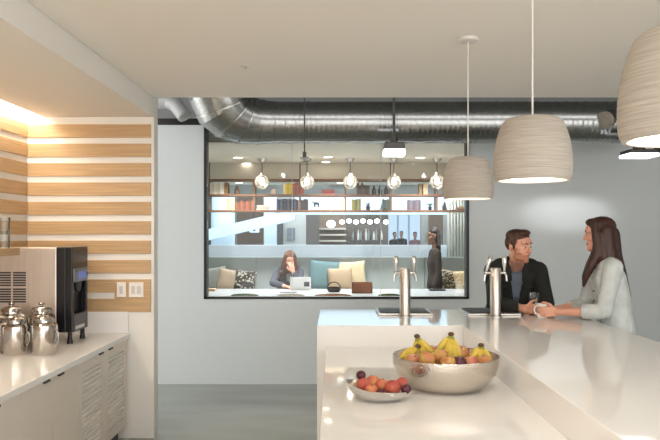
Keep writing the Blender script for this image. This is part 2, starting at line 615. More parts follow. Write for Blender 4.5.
def canister(loc, s, label):
    t = thing('steel_canister', loc, label, 'canister', 'steel canisters on the left worktop')
    x, y, z = loc
    r = 0.080 * s
    h = 0.185 * s
    MB().lathe([(0, 0), (r * 0.96, 0), (r, 0.006), (r, h), (r * 0.97, h + 0.012 * s), (r * 0.66, h + 0.03 * s), (r * 0.64, h + 0.042 * s), (0, h + 0.042 * s)], loc, 40).build('body', can_steel, t, True)
    lid = MB().lathe([(r * 0.66, h + 0.042 * s), (r * 0.74, h + 0.044 * s), (r * 0.74, h + 0.056 * s), (r * 0.6, h + 0.066 * s), (r * 0.3, h + 0.073 * s), (0, h + 0.075 * s)], loc, 32).build('lid', can_steel, t, True)
    MB().cyl((x, y, z + h + 0.073 * s), (x, y, z + h + 0.083 * s), 0.008 * s, 14).ball((x, y, z + h + 0.088 * s), (0.02 * s, 0.02 * s, 0.010 * s), 16).build('knob', can_steel, lid, True)
    hp = [(x + r * 0.95, y, z + h * 0.85), (x + r * 1.18, y, z + h * 0.8), (x + r * 1.22, y, z + h * 0.5), (x + r * 1.0, y, z + h * 0.35)]
    MB().tube(hp, 0.006 * s, 10).build('handle', can_steel, t, True)
    return t


cz = CT
canister((at(44, 0, 4.55).x, 4.55, cz), 1.0, 'steel canister nearest the dispenser, rightmost of the front pair')
canister((at(15.5, 0, 4.55).x, 4.55, cz), 0.97, 'steel canister left of the front pair on the worktop')
canister((at(13, 0, 4.80).x, 4.78, cz), 1.15, 'tall steel canister standing behind the left front canister')
canister((at(-6, 0, 4.55).x, 4.58, cz), 1.0, 'steel canister cut by the left edge of the frame')
canister((at(42, 0, 4.8).x, 4.79, cz), 1.15, 'tall steel canister behind the right front canister by the dispenser')


# switches on the end wall
def switch_plate(px, n, label):
    c = at(px, 289.7, YE - BT)
    wd = 0.072 if n == 1 else 0.118
    t = thing('light_switch', (c.x, YE - BT, c.z), label, 'switch')
    MB().box((c.x - wd / 2, YE - BT - 0.007, c.z - 0.06), (c.x + wd / 2, YE - BT, c.z + 0.06), 0.003).build('plate', porcelain, t)
    for i in range(n):
        xx = c.x + (i - (n - 1) / 2) * 0.046
        MB().box((xx - 0.015, YE - BT - 0.011, c.z - 0.032), (xx + 0.015, YE - BT - 0.006, c.z + 0.032), 0.002).build('rocker', M('rocker', (205, 200, 194), 0.3), t)


switch_plate(121.5, 1, 'white single rocker switch plate on the oak slats, left one')
switch_plate(136.3, 2, 'wider white double rocker switch plate on the oak slats')

# ------------------------------------------------------------------ island counter
HU, HL = 1.055, 0.916
IX0, IXS, IX1 = -0.112, 0.851, 1.824
IYF, IYB = 4.49, 5.45
t = thing('island_counter', (0.9, 3.2, 0), 'large white stone island with a lower worktop and raised bar', 'island')
mb = MB()
mb.poly_prism([(IX0, IYF, HU - 0.06), (IXS, IYF, HU - 0.06), (IXS, 0.9, HU - 0.06), (IX1, 0.9, HU - 0.06), (IX1, IYB, HU - 0.06), (IX0, IYB, HU - 0.06)], (0, 0, 0.06))
bmesh.ops.recalc_face_normals(mb.bm, faces=mb.bm.faces[:])
bmesh.ops.bevel(mb.bm, geom=[e for e in mb.bm.edges if min(v.co.z for v in e.verts) > HU - 0.01], offset=0.003, segments=2, affect='EDGES', profile=0.5)
mb.build('raised_bar_top', quartz, t)
MB().box((-0.053, 0.9, HL - 0.05), (IXS, IYF, HL), 0.003).build('lower_worktop', quartz, t)
mb = MB()
mb.poly_prism([(IX0, IYF, 0), (IXS, IYF, 0), (IXS, 0.9, 0), (IX1 - 0.25, 0.9, 0), (IX1 - 0.25, IYB - 0.25, 0), (IX0, IYB - 0.25, 0)], (0, 0, HU - 0.06))
mb.build('bar_panel', quartz, t)
MB().box((-0.04, 0.92, 0.0), (IXS - 0.001, IYF - 0.001, HL - 0.05)).build('base_cabinet', white_lacquer, t)


# beer tap towers and drip trays
def tap_tower(px, label, lean):
    c = at(px, 317, 4.98)
    x, y = c.x, 4.98
    t = thing('tap_tower', (x, y, HU), label, 'tap', 'steel tap towers on the bar')
    h = 0.355
    MB().lathe([(0, 0), (0.048, 0), (0.048, 0.008), (0.040, 0.012), (0.040, h - 0.004), (0.038, h), (0.020, h + 0.002), (0, h + 0.002)], (x, y, HU), 36).build('column', steel, t, True)
    for s in (-1, 1):
        zz = HU + h - 0.035
        f = MB()
        f.cyl((x + s * 0.036, y, zz), (x + s * 0.068, y, zz), 0.011, 14)
        f.ball((x + s * 0.066, y, zz), 0.016, 14)
        f.tube([(x + s * 0.064, y, zz), (x + s * 0.078, y, zz - 0.02), (x + s * 0.082, y, zz - 0.06)], [0.010, 0.009, 0.008], 12)
        fo = f.build('faucet', chrome, t, True)
        ln = lean if s < 0 else 0.0
        b = V((x + s * 0.066, y, zz + 0.01))
        top = b + V((0.03 * ln, 0, 0.115))
        MB().tube([b, b.lerp(top, 0.2), b.lerp(top, 0.55), b.lerp(top, 0.9), top], [0.008, 0.011, 0.017, 0.018, 0.011], 14).build('lever', chrome, fo, True)
    return t


tap_tower(405, 'steel twin tap tower on the bar in front of the window', 0)
tap_tower(495.5, 'steel twin tap tower on the bar in front of the man', 1)


def drip_tray(x0, x1, label):
    y0, y1 = 5.03, 5.40
    t = thing('drip_tray', ((x0 + x1) / 2, 5.2, HU), label, 'tray', 'steel drip trays on the bar')
    MB().box((x0, y0, HU), (x1, y1, HU + 0.016), 0.004).build('pan', steel, t)
    g = MB()
    n = int((x1 - x0 - 0.04) / 0.016)
    for i in range(n):
        xx = x0 + 0.02 + 0.016 * (i + 0.5)
        g.box((xx - 0.005, y0 + 0.02, HU + 0.0165), (xx + 0.005, y1 - 0.02, HU + 0.024), 0.002, 1)
    g.build('grille', mid_metal, t)


drip_tray(at(377, 0, 5.15).x, at(431, 0, 5.15).x, 'slotted steel drip tray behind the tap tower by the window')
drip_tray(at(465, 0, 5.15).x, at(517, 0, 5.15).x, 'slotted steel drip tray beside the tap tower near the man')

# ------------------------------------------------------------------ fruit
BX, BY, BR, BHT = 0.541, 3.30, 0.256, 0.158
hammer = M('hammered_steel', (216, 208, 198), 0.24, 1.0)
prof = [(0, 0.0), (0.13, 0.0), (0.165, 0.004), (0.205, 0.03), (0.238, 0.075), (0.255, 0.12), (BR, BHT), (BR - 0.006, BHT + 0.001), (0.248, 0.12), (0.23, 0.077), (0.197, 0.035), (0.16, 0.010), (0, 0.007)]
vt = hammer.node_tree.nodes.new('ShaderNodeTexVoronoi')
vt.inputs['Scale'].default_value = 120
vc = hammer.node_tree.nodes.new('ShaderNodeTexCoord')
vb = hammer.node_tree.nodes.new('ShaderNodeBump')
vb.inputs['Strength'].default_value = 0.3
vb.inputs['Distance'].default_value = 0.006
hammer.node_tree.links.new(vc.outputs['Object'], vt.inputs['Vector'])
hammer.node_tree.links.new(vt.outputs['Distance'], vb.inputs['Height'])
hammer.node_tree.links.new(vb.outputs[0], hammer.node_tree.nodes['Principled BSDF'].inputs['Normal'])
o = MB().lathe(prof, (BX, BY, HL), 72).build('fruit_bowl', hammer, None, True)
tag(o, 'large hammered steel bowl of bananas and fruit on the lower worktop', 'bowl')

ban_y = M('banana_skin', (224, 192, 80), 0.5, col2=(204, 178, 66), vscale=(30, 30, 30))
ban_g = M('banana_green_stem', (128, 128, 50), 0.5)
ban_d = M('banana_brown_end', (86, 60, 34), 0.6)


def bunch(crown, dirs, label, L=0.165, tip=0.0):
    """crown: where the stalks meet; dirs: (azimuth, how far it leans out, bend) of each banana"""
    t = thing('banana_bunch', crown, label, 'bananas', 'banana bunches in the hammered bowl')
    c = V(crown)
    for az, lean, bend in dirs:
        h = V((math.cos(az), math.sin(az), 0))
        pts, p = [], c.copy()
        n = 12
        for i in range(n + 1):
            pts.append(p.copy())
            a = lean + bend * i / n
            p = p + (h * math.sin(a) + V((0, 0, -math.cos(a)))) * (L / n)
        rr = [0.0070, 0.0075, 0.0105, 0.0150, 0.0172, 0.0180, 0.0184, 0.0184, 0.0180, 0.0165, 0.0130, 0.008, 0.0055]
        b = MB().tube(pts, rr, 6).build('banana', ban_y, t, True, autosmooth=48)
        MB().tube(pts[-2:], [0.0078, 0.0052], 8).build('tip', ban_d, b, True)
        MB().tube(pts[0:3], [0.0078, 0.0078, 0.0098], 8).build('stalk', ban_g, b, True)
    MB().ball(c + V((0, 0, 0.004)), (0.016, 0.014, 0.011), 12).build('crown', ban_d, t, True)


def fz(px, py, Y):
    p = at(px, py, Y)
    return (p.x, p.y, p.z)


R = math.radians
bunch(fz(451, 335, 3.32), [(R(188), R(46), R(-26)), (R(235), R(26), R(-14)), (R(285), R(20), R(-12)), (R(350), R(26), R(-22))], 'upright banana bunch in the middle of the hammered bowl', 0.15)
bunch(fz(417, 337, 3.37), [(R(345), R(48), R(-14)), (R(318), R(30), R(-8)), (R(235), R(18), R(-10))], 'banana bunch leaning right at the back left of the bowl', 0.155)
bunch(fz(418, 347, 3.30), [(R(172), R(64), R(-16)), (R(194), R(70), R(-22)), (R(217), R(64), R(-20))], 'low banana bunch drooping over the left side of the bowl', 0.115)
bunch(fz(481, 346, 3.30), [(R(200), R(48), R(-24)), (R(250), R(26), R(-12)), (R(300), R(24), R(-14)), (R(350), R(36), R(-24))], 'short banana bunch at the right side of the bowl', 0.125)


def fruit(px, py, Y, r, mat, name, label, cat, group, squash=0.93, tilt=0.3, spin=0.0, stem=True, cleft=True):
    p = at(px, py, Y)
    t = thing(name, (p.x, p.y, p.z), label, cat, group)
    mb = MB()
    prof = []
    n = 14
    for i in range(n + 1):
        a = PI * i / n - PI / 2
        rad = r * math.cos(a)
        z = r * squash * math.sin(a)
        if a > 0.7:
            z -= r * 0.25 * ((a - 0.7) / (PI / 2 - 0.7)) ** 2
        prof.append((max(rad, 0.0) if i not in (0, n) else 0.0, z))
    mb.lathe(prof, (0, 0, 0), 24)
    if cleft:
        for v in mb.bm.verts:
            az = math.atan2(v.co.y, v.co.x)
            v.co.x *= 1 - 0.10 * math.exp(-(az / 0.16) ** 2)
            v.co.y *= 1 - 0.10 * math.exp(-(az / 0.16) ** 2)
    mb.build('flesh', mat, t, True, world=False, autosmooth=0)
    if stem:
        MB().tube([(0, 0, r * squash * 0.70), (0.001, 0, r * squash * 0.85), (0.003, 0, r * squash * 1.02)], 0.0018, 6).build('stem', ban_d, t, True, world=False)
    t.rotation_euler = (tilt, tilt * 0.6, spin)
    return t


peach = M('peach_skin', (196, 98, 76), 0.6, col2=(206, 142, 92), vscale=(22, 22, 22))
peach_red = M('peach_red_skin', (172, 68, 62), 0.6, col2=(190, 104, 76), vscale=(22, 22, 22))
plum = M('plum_skin', (92, 30, 42), 0.35, col2=(66, 22, 38), vscale=(26, 26, 26))
apple_y = M('apple_yellow_red', (200, 164, 84), 0.35, col2=(186, 110, 74), vscale=(20, 20, 20))
apple_r = M('apple_red_yellow', (190, 96, 84), 0.35, col2=(204, 152, 104), vscale=(20, 20, 20))

ga = 'apples among the bananas in the hammered bowl'
bowlfruit = [(413, 361, 3.21, 0.036, apple_r, 'reddish apple at the left front of the hammered bowl'),
             (427, 359, 3.16, 0.041, apple_y, 'yellow apple in front of the back left banana bunch'),
             (440, 357, 3.20, 0.042, apple_y, 'yellow red apple just left of the upright banana bunch'),
             (448, 363, 3.12, 0.038, apple_y, 'yellow apple below the upright banana bunch at the rim'),
             (459, 363, 3.13, 0.036, plum, 'purple red plum at the front rim right of centre'),
             (470, 363, 3.15, 0.038, apple_r, 'pink apple at the rim between the upright and right bunches'),
             (484, 362, 3.21, 0.038, apple_y, 'yellow apple below the right banana bunch'),
             (461, 353, 3.35, 0.040, apple_y, 'apple behind the right of the upright banana bunch'),
             (433, 353, 3.40, 0.040, apple_r, 'apple behind the left of the upright banana bunch')]
for i, (px, py, Y, r, m, lb) in enumerate(bowlfruit):
    is_plum = m is plum
    fruit(px, py, Y, r, m, 'plum' if is_plum else 'apple', lb, 'plum' if is_plum else 'apple', None if is_plum else ga, tilt=0.5 - 0.13 * i, spin=i * 1.3, cleft=False)
# fill under the visible layer of fruit
hid = [(BX - 0.14, BY - 0.04), (BX - 0.06, BY - 0.12), (BX + 0.04, BY - 0.13), (BX + 0.12, BY - 0.04), (BX + 0.08, BY + 0.10), (BX - 0.04, BY + 0.12), (BX, BY)]
for i, (x, y) in enumerate(hid):
    t = thing('apple', (x, y, HL + 0.052), 'apple buried under the top layer of fruit in the bowl', 'apple', 'apples at the bottom of the hammered bowl')
    MB().ball((x, y, HL + 0.052), (0.041, 0.041, 0.038), 18).build('flesh', apple_r, t, True)

# tilted oval dish with peaches and plums
DXC, DYC = at(379, 0, 3.05).x, 3.055
dish = MB()
segs = 56
rings = []
outer = [(0.0, 0.0), (0.045, 0.0), (0.075, 0.006), (0.10, 0.022), (0.115, 0.042), (0.120, 0.058)]
inner = [(0.117, 0.058), (0.112, 0.044), (0.097, 0.026), (0.073, 0.010), (0.04, 0.004), (0, 0.004)]
dish.lathe(outer + inner, (0, 0, 0), segs, 1.25, 0.95)
for v in dish.bm.verts:
    k = v.co.x / 0.15
    rr = math.hypot(v.co.x / 1.25, v.co.y / 0.95) / 0.12
    # the left end sweeps up into a lip, the right end stays low
    v.co.z += 0.030 * max(0.0, -k) ** 2 * rr ** 2 - 0.010 * max(0.0, k) * rr ** 2
    v.co.z = max(v.co.z, 0.0)
for v in dish.bm.verts:
    v.co += V((DXC, DYC, HL))
o = dish.build('oval_dish', chrome, None, True)
tag(o, 'small shiny oval dish of peaches and plums on the lower worktop', 'dish')
gp = 'peaches in the small oval dish'
gq = 'plums in the small oval dish'
dishfruit = [(363.5, 385.0, 3.042, 0.034, peach_red, 'red peach at the left end of the oval dish'),
             (372.5, 381.5, 3.082, 0.032, peach, 'orange peach at the back left of the oval dish'),
             (371.5, 390.0, 3.002, 0.029, peach, 'orange peach at the front left of the oval dish'),
             (382, 385.0, 3.062, 0.033, peach, 'peach in the middle back of the oval dish'),
             (392.5, 387.5, 3.022, 0.036, peach_red, 'largest red peach at the front right of the oval dish'),
             (401.5, 383.5, 3.082, 0.029, peach_red, 'red peach at the back right of the oval dish')]
for i, (px, py, Y, r, m, lb) in enumerate(dishfruit):
    fruit(px, py, Y, r, m, 'peach', lb, 'peach', gp, tilt=0.6 - 0.3 * i, spin=2.2 + i * 0.9)
for px, py, Y, r, lb in [(361, 375.0, 3.062, 0.0225, 'dark plum perched highest on the left peach'), (380.5, 393.0, 2.982, 0.020, 'dark plum at the front middle of the oval dish'), (406, 389.0, 3.002, 0.0235, 'dark plum at the right end of the oval dish')]:
    fruit(px, py, Y, r, plum, 'plum', lb, 'plum', gq, tilt=0.4, spin=px, cleft=False, stem=False)


# ------------------------------------------------------------------ big pendant lamps
def pendant(px, Y, label, d=0.288):
    c = at(px, 0, Y)
    x = c.x
    z0 = 1.859
    hh = 0.236 * d / 0.288
    R_ = d / 2
    t = thing('pendant_lamp', (x, Y, z0), label, 'pendant lamp', 'layered card pendants over the island')
    key = [(0.93, 0.0), (0.975, 0.06), (1.0, 0.2), (0.988, 0.38), (0.953, 0.55), (0.905, 0.69), (0.845, 0.81), (0.775, 0.90), (0.68, 0.965), (0.56, 0.995), (0.46, 1.0)]

    def rad(u):
        for (r0, u0), (r1, u1) in zip(key, key[1:]):
            if u0 <= u <= u1:
                k = (u - u0) / (u1 - u0)
                return r0 + (r1 - r0) * k
        return 0.46
    n = 90
    rnd = random.Random(px)
    outer, inner = [], []
    for i in range(n):
        u0, u1 = i / n, (i + 1) / n
        j = rnd.uniform(-0.0006, 0.0006)
        outer += [(rad(u0 + 1e-6) * R_ + j, u0 * hh), (rad(u1 - 1e-6) * R_ + j, u1 * hh)]
    inner = [(0.05 * R_, hh)] + [(0.05 * R_, hh - 0.006), (0.5 * R_, hh - 0.008), (0.74 * R_, hh * 0.93), (0.9 * R_, hh * 0.6), (0.93 * R_, hh * 0.3), (0.86 * R_, 0.0)]
    MB().lathe(outer + inner + [outer[0]], (x, Y, z0), 64).build('lamp_shade', shade_mat, t, True, autosmooth=25)
    MB().lathe([(0, 0.016), (0.86 * R_, 0.014), (0.86 * R_, 0.020), (0, 0.022)], (x, Y, z0), 40).build('diffuser', lampglow, t, True)
    MB().cyl((x, Y, z0 + hh - 0.004), (x, Y, CZ - 0.01), 0.0035, 8).build('cord', cord_white, t, True)
    MB().lathe([(0, -0.022), (0.045, -0.022), (0.058, -0.016), (0.06, 0), (0, 0)], (x, Y, CZ), 32).build('canopy', cord_white, t, True)
    l = bpy.data.lights.new('pendant_light', 'AREA')
    l.shape = 'DISK'
    l.size = 0.22
    l.energy = 1.3
    l.color = WARM
    lo = bpy.data.objects.new('pendant_light', l)
    COL.objects.link(lo)
    lo.parent = t
    lo.location = (0, 0, -0.01)


pendant(468, 3.86, 'smallest looking beige layered pendant, farthest, in front of the window edge')
pendant(532.5, 2.54, 'middle beige layered pendant hanging above the bar')
pendant(690, 1.44, 'nearest beige layered pendant, cut by the right edge of the frame')

# sprinkler head in the dropped ceiling
c = at(245.5, 66, 680 * (CZ - EYE) / (VY - 66))
t = thing('sprinkler', (c.x, c.y, CZ), 'small white sprinkler head in the dropped ceiling', 'sprinkler')
MB().lathe([(0, -0.008), (0.03, -0.006), (0.034, 0), (0, 0)], (c.x, c.y, CZ), 24).build('cover_plate', cord_white, t, True)
MB().cyl((c.x, c.y, CZ - 0.02), (c.x, c.y, CZ - 0.005), 0.008, 12).build('head', steel, t, True)

# ------------------------------------------------------------------ ducts above the opening
DD, DRR = 6.62, 0.199
dz = EYE + (VY - 122.5) / F * DD
t = thing('ventilation_duct', (0.4, DD, dz), 'big round galvanised duct running above the interior window', 'duct')
mb = MB()
xL, xR = -0.60, 3.3
pts, rr = [], []
x = xR
step = 0.016
k = 0
while x > xL:
    pts.append((x, DD, dz))
    rr.append(DRR * (1.03, 1.0, 1.007, 1.010, 1.007, 1.0)[k % 6])
    k += 1
    x -= step
mb.tube(pts, rr, 48)
mb.build('main_run', galv, t, True, autosmooth=60)
# segmented elbow that swings towards the kitchen and up
mb = MB()
ex = [(xL + 0.02, DD, dz), (xL - 0.12, DD - 0.01, dz + 0.003), (xL - 0.26, DD - 0.05, dz + 0.02), (xL - 0.37, DD - 0.10, dz + 0.06), (xL - 0.45, DD - 0.15, dz + 0.13), (xL - 0.482, DD - 0.18, dz + 0.22), (xL - 0.487, DD - 0.19, dz + 0.34)]
er = [0.202, 0.216, 0.238, 0.260, 0.280, 0.292, 0.296]
mb.tube(ex, er, 48)
mb.build('elbow', galv, t, True, autosmooth=12)
mb = MB()
for p, q, r in zip(ex, ex[1:], er):
    p, q = V(p), V(q)
    d = (q - p).normalized()
    mb.cyl(p - d * 0.006, p + d * 0.006, r * 1.03, 48)
mb.build('elbow_seam', galv, t, True)
mb = MB()
mb.cyl((xL - 0.487, DD - 0.19, dz + 0.33), (xL - 0.487, DD - 0.19, 3.49), 0.298, 48)
mb.build('riser', galv, t, True)
mb = MB()
c = at(601, 119, DD)
mb.cone((c.x + 0.10, DD - 0.08, c.z + 0.02), (c.x - 0.05, DD - 0.24, c.z - 0.05), 0.072, 0.072, 32)
mb.cyl((c.x - 0.042, DD - 0.231, c.z - 0.046), (c.x - 0.055, DD - 0.245, c.z - 0.052), 0.082, 32)
mb.build('branch_collar', galv, t, True)
hose = [V((-2.1, 6.93, 3.45)), at(143, 99, 6.9), at(158, 101, 6.9), at(168, 101, 6.9), at(175, 104, 6.87), at(180, 110, 6.85), at(185, 117, 6.83)]
hp = []
for i in range(len(hose) - 1):
    for k in range(6):
        hp.append(hose[i].lerp(hose[i + 1], k / 6))
hp.append(hose[-1])
o = MB().tube(hp, [0.072 + (0.004 if i % 2 else 0) for i in range(len(hp))], 20).build('flexible_hose', galv_flex, None, True, autosmooth=80)
tag(o, 'pale flexible air hose bending down left of the big duct', 'hose')


def hung_light(px, py, Y, wpx, hpx, label, lens_only=False, arm=False):
    c = at(px, py, Y)
    k = Y / F
    t = thing('hanging_light', (c.x, Y, c.z), label, 'hanging light')
    wd, hd = wpx * k / 2, hpx * k / 2
    MB().box((c.x - wd, Y - wd * 0.9, c.z), (c.x + wd, Y + wd * 0.9, c.z + hd), 0.006).build('housing', mid_metal if not lens_only else clear_glass, t)
    MB().box((c.x - wd * 1.06, Y - wd * 0.95, c.z - hd), (c.x + wd * 1.06, Y + wd * 0.95, c.z - 0.001), 0.01).build('diffuser', coolglow if not lens_only else clear_glass, t)
    MB().cyl((c.x, Y, c.z + hd), (c.x, Y, c.z + hd + 0.05), wd * 0.42, 18).build('mount', mid_metal, t, True)
    MB().cyl((c.x, Y, c.z + hd + 0.05), (c.x, Y, 3.5), 0.012 if not lens_only else 0.006, 10).build('rod', mid_metal, t, True)
    return t


hung_light(394, 149.5, 6.15, 20, 13, 'hanging light with white diffuser on a dark rod before the duct')
hung_light(304.5, 161, 6.15, 9, 7, 'small clear box light on a thin rod before the duct', True)
t = hung_light(639, 154, 6.3, 28, 7, 'wide hanging light at the right under the nearest pendant')
c = at(661, 151, 6.3)
MB().box((c.x - 0.06, 6.2, c.z - 0.03), (c.x + 0.4, 6.32, c.z + 0.03), 0.005).build('side_arm', black_plastic, t)
# spot added here to make the bright patch behind the woman
l = bpy.data.lights.new('wall_wash', 'SPOT')
l.energy = 15
l.spot_size = R(42)
l.spot_blend = 0.9
l.shadow_soft_size = 0.03
l.color = (0.97, 0.98, 1.0)
lo = bpy.data.objects.new('wall_wash', l)
COL.objects.link(lo)
lo.parent = t
lo.location = (-0.25, 0.25, -0.12)
lo.rotation_euler = (R(68), 0, 0)
lo.scale = (1.7, 0.6, 1)

# ------------------------------------------------------------------ meeting room furniture
TZ = 0.89
t = thing('meeting_table', (0.1, 8.93, 0), 'long white meeting table behind the interior window', 'table')
MB().box((at(219, 0, 9.55).x - 0.08, 8.32, TZ - 0.035), (2.5, 9.56, TZ), 0.006).build('tabletop', M('white_laminate', (204, 211, 216), 0.25), t)
for x in (-1.4, 2.3):
    for y in (8.45, 9.43):
        MB().box((x - 0.035, y - 0.035, 0), (x + 0.035, y + 0.035, TZ - 0.036), 0.004).build('leg', steel, t)

t = thing('bench', (0, 10.2, 0), 'long grey upholstered bench along the half wall behind the table', 'bench')
grey_fab = M('grey_upholstery', (186, 196, 196), 0.9, bump=0.1, bscale=(60, 60, 60))
MB().box((-2.5, 9.98, 0.60), (2.7, 10.46, 0.72), 0.03).build('seat', grey_fab, t)
BZ = EYE - (257 - VY) / F * 10.5
mb = MB()
for i in range(4):
    a = -2.5 + 5.2 * i / 4
    mb.box((a, 10.46, 0.6), (a + 5.2 / 4 - 0.004, 10.58, BZ), 0.012)
mb.build('backrest', grey_fab, t)
MB().box((-2.5, 10.05, 0), (2.7, 10.58, 0.60)).build('base', room_white, t)


def cushion(px, py, wpx, Y, mat, label, roll=0.0, hpx=None):
    c = at(px, py, Y)
    s = wpx * Y / F
    h = (hpx or wpx) * Y / F
    bm = MB()
    n = 14
    grid = {}
    for sgn in (1, -1):
        for i in range(n + 1):
            for j in range(n + 1):
                u, v = 2 * i / n - 1, 2 * j / n - 1
                th = 0.075 * ((1 - u ** 4) * (1 - v ** 4)) ** 0.5 if abs(u) < 1 and abs(v) < 1 else 0
                pin = 1 - 0.07 * (1 - (u * v) ** 2) * 1.0
                x = u * s / 2 * (1 - 0.06 * (1 - v * v))
                z = v * h / 2 * (1 - 0.06 * (1 - u * u))
                if th == 0 and sgn == -1:
                    continue
                grid[(sgn, i, j)] = bm.bm.verts.new((x, -sgn * th, z))

    def g(sgn, i, j):
        return grid.get((sgn, i, j)) or grid[(1, i, j)]
    for sgn in (1, -1):
        for i in range(n):
            for j in range(n):
                q = (g(sgn, i, j), g(sgn, i + 1, j), g(sgn, i + 1, j + 1), g(sgn, i, j + 1))
                bm.bm.faces.new(q if sgn > 0 else tuple(reversed(q)))
    o = bm.build('cushion', mat, None, True, world=False, autosmooth=0)
    o.location = c
    o.rotation_euler = (R(-14), R(roll), 0)
    return tag(o, label, 'cushion', 'cushions on the grey bench')


def dots_mat(name, c1, c2, scale):
    m = M(name, c1, 0.9)
    nt = m.node_tree
    vt = nt.nodes.new('ShaderNodeTexVoronoi')
    vt.inputs['Scale'].default_value = scale
    tc = nt.nodes.new('ShaderNodeTexCoord')
    nt.links.new(tc.outputs['Object'], vt.inputs['Vector'])
    cr = nt.nodes.new('ShaderNodeValToRGB')
    cr.color_ramp.interpolation = 'CONSTANT'
    cr.color_ramp.elements[0].color = (*rgb(c1), 1)
    cr.color_ramp.elements[1].color = (*rgb(c2), 1)
    cr.color_ramp.elements[1].position = 0.42
    nt.links.new(vt.outputs['Distance'], cr.inputs[0])
    nt.links.new(cr.outputs[0], nt.nodes['Principled BSDF'].inputs['Base Color'])
    return m


cushion(214, 280, 26, 10.22, M('grey_cushion', (150, 154, 150), 0.9), 'grey cushion at the left end of the bench', -8)
cushion(229, 281, 24, 10.14, M('beige_cushion', (190, 172, 152), 0.9), 'beige cushion beside the grey one at the left of the bench', 10)
cushion(245, 281, 22, 10.08, dots_mat('patterned_cushion', (206, 202, 190), (66, 62, 58), 26), 'black and white patterned cushion left of the seated woman', 6)
cushion(324, 276, 31, 10.25, M('teal_cushion', (104, 140, 146), 0.9), 'teal cushion right of the seated woman', 5)
cushion(351, 276, 30, 10.28, M('cream_cushion', (220, 206, 172), 0.9), 'cream cushion at the back right of the tan cushion', -4)
cushion(340, 280, 25, 10.08, M('tan_cushion', (196, 174, 146), 0.9), 'tan cushion in front of the teal and cream cushions', -3)
cushion(451, 282, 24, 10.22, dots_mat('speckled_cushion', (222, 214, 196), (120, 108, 92), 30), 'speckled white cushion at the right end of the bench', 8)
cushion(466, 282, 24, 10.12, dots_mat('mustard_cushion', (206, 166, 84), (226, 214, 190), 30), 'mustard patterned cushion at the far right of the bench', -6)


def side_chair(px, Y, mat, label, wpx=27):
    c = at(px, 0, Y)
    t = thing('chair', (c.x, Y, 0), label, 'chair', 'chairs on the near side of the meeting table')
    x = c.x
    hw = wpx * Y / F / 2
    MB().box((x - hw, Y - 0.02, 0.60), (x + hw, Y + 0.40, 0.635), 0.012).build('seat', mat, t)
    mb = MB()
    n = 9
    prev = None
    top = EYE - (293.0 - VY) / F * Y
    pts = [(x + hw * u, Y - 0.03 - 0.05 * (1 - u * u), top - 0.09 - 0.02 * u * u) for u in [2 * i / n - 1 for i in range(n + 1)]]
    for a, b in zip(pts, pts[1:]):
        a, b = V(a), V(b)
        o_ = V((0, 0.02, 0))
        mb.poly_prism([a, b, b + V((0, 0, 0.09)), a + V((0, 0, 0.09))], o_)
    mb.build('backrest', mat, t)
    for s in (-1, 1):
        MB().cyl((x + s * hw * 0.85, Y - 0.03, 0.0), (x + s * hw * 0.85, Y - 0.03, top - 0.05), 0.014, 10).build('leg', dark_grey, t, True)
        MB().cyl((x + s * hw * 0.85, Y + 0.37, 0.0), (x + s * hw * 0.85, Y + 0.37, 0.60), 0.014, 10).build('leg', dark_grey, t, True)


side_chair(245, 7.98, M('green_chair', (88, 104, 62), 0.6), 'green chair at the left of the meeting table')
side_chair(291, 7.98, M('cream_chair', (196, 186, 166), 0.6), 'cream chair in front of the seated woman')
side_chair(333, 7.98, M('brown_chair', (168, 122, 86), 0.6), 'brown wooden chair near the middle of the meeting table', 36)
side_chair(389, 7.98, M('green_chair', (88, 104, 62), 0.6), 'green chair behind the left tap tower', 22)

# things on the meeting table
t = thing('laptop', (at(300, 0, 9.3).x, 9.3, TZ), 'white laptop open in front of the seated woman', 'laptop')
lx = at(300.5, 0, 9.3).x
wl = M('white_laptop', (232, 230, 226), 0.35)
MB().box((lx - 0.14, 9.32, TZ), (lx + 0.14, 9.53, TZ + 0.015), 0.003).build('keyboard_base', wl, t)
m = Matrix.Translation((lx, 9.29, TZ + 0.095)) @ Matrix.Rotation(R(14), 4, 'X')
s_ = MB().obox(m, (0.285, 0.008, 0.18), 0.002).build('screen_lid', wl, t)
m2 = Matrix.Translation((lx + 0.085, 9.285, TZ + 0.085)) @ Matrix.Rotation(R(14), 4, 'X')
MB().obox(m2, (0.075, 0.006, 0.065)).build('sticker', dark_grey, s_)
o = MB().box((at(280, 0, 8.95).x, 8.93, TZ), (at(297, 0, 8.95).x, 8.97, TZ + 0.008), 0.002).build('pen_tray', dark_grey)
tag(o, 'thin dark pen tray on the white table before the laptop', 'pen tray')
o = MB().box((at(429, 0, 9.3).x, 9.2, TZ), (at(445, 0, 9.3).x, 9.36, TZ + 0.012), 0.003).build('tablet', black_plastic)
tag(o, 'black tablet lying on the right part of the white table', 'tablet')
bk = M('dark_wicker', (66, 56, 52), 0.8, bump=0.4, bscale=(90, 90, 90))
c = at(334, 291, 9.0)
t = thing('basket', (c.x, 9.05, TZ), 'small dark basket with a hoop handle on the white table', 'basket')
MB().lathe([(0, 0), (0.07, 0), (0.092, 0.03), (0.09, 0.062), (0.083, 0.062), (0.083, 0.03), (0.06, 0.008), (0, 0.008)], (c.x, 9.05, TZ), 28).build('body', bk, t, True)
MB().tube([(c.x - 0.085 * math.cos(a), 9.05, TZ + 0.055 + 0.075 * math.sin(a)) for a in [PI * i / 12 for i in range(13)]], 0.007, 8).build('handle', bk, t, True)
tan_w = M('tan_wood_box', (150, 92, 62), 0.55, var=0.2, vscale=(6, 30, 30))
c = at(362, 291, 8.9)
mb = MB()
bx0, bx1, by0, by1, bz1 = c.x - 0.132, c.x + 0.132, 8.82, 9.0, TZ + 0.135
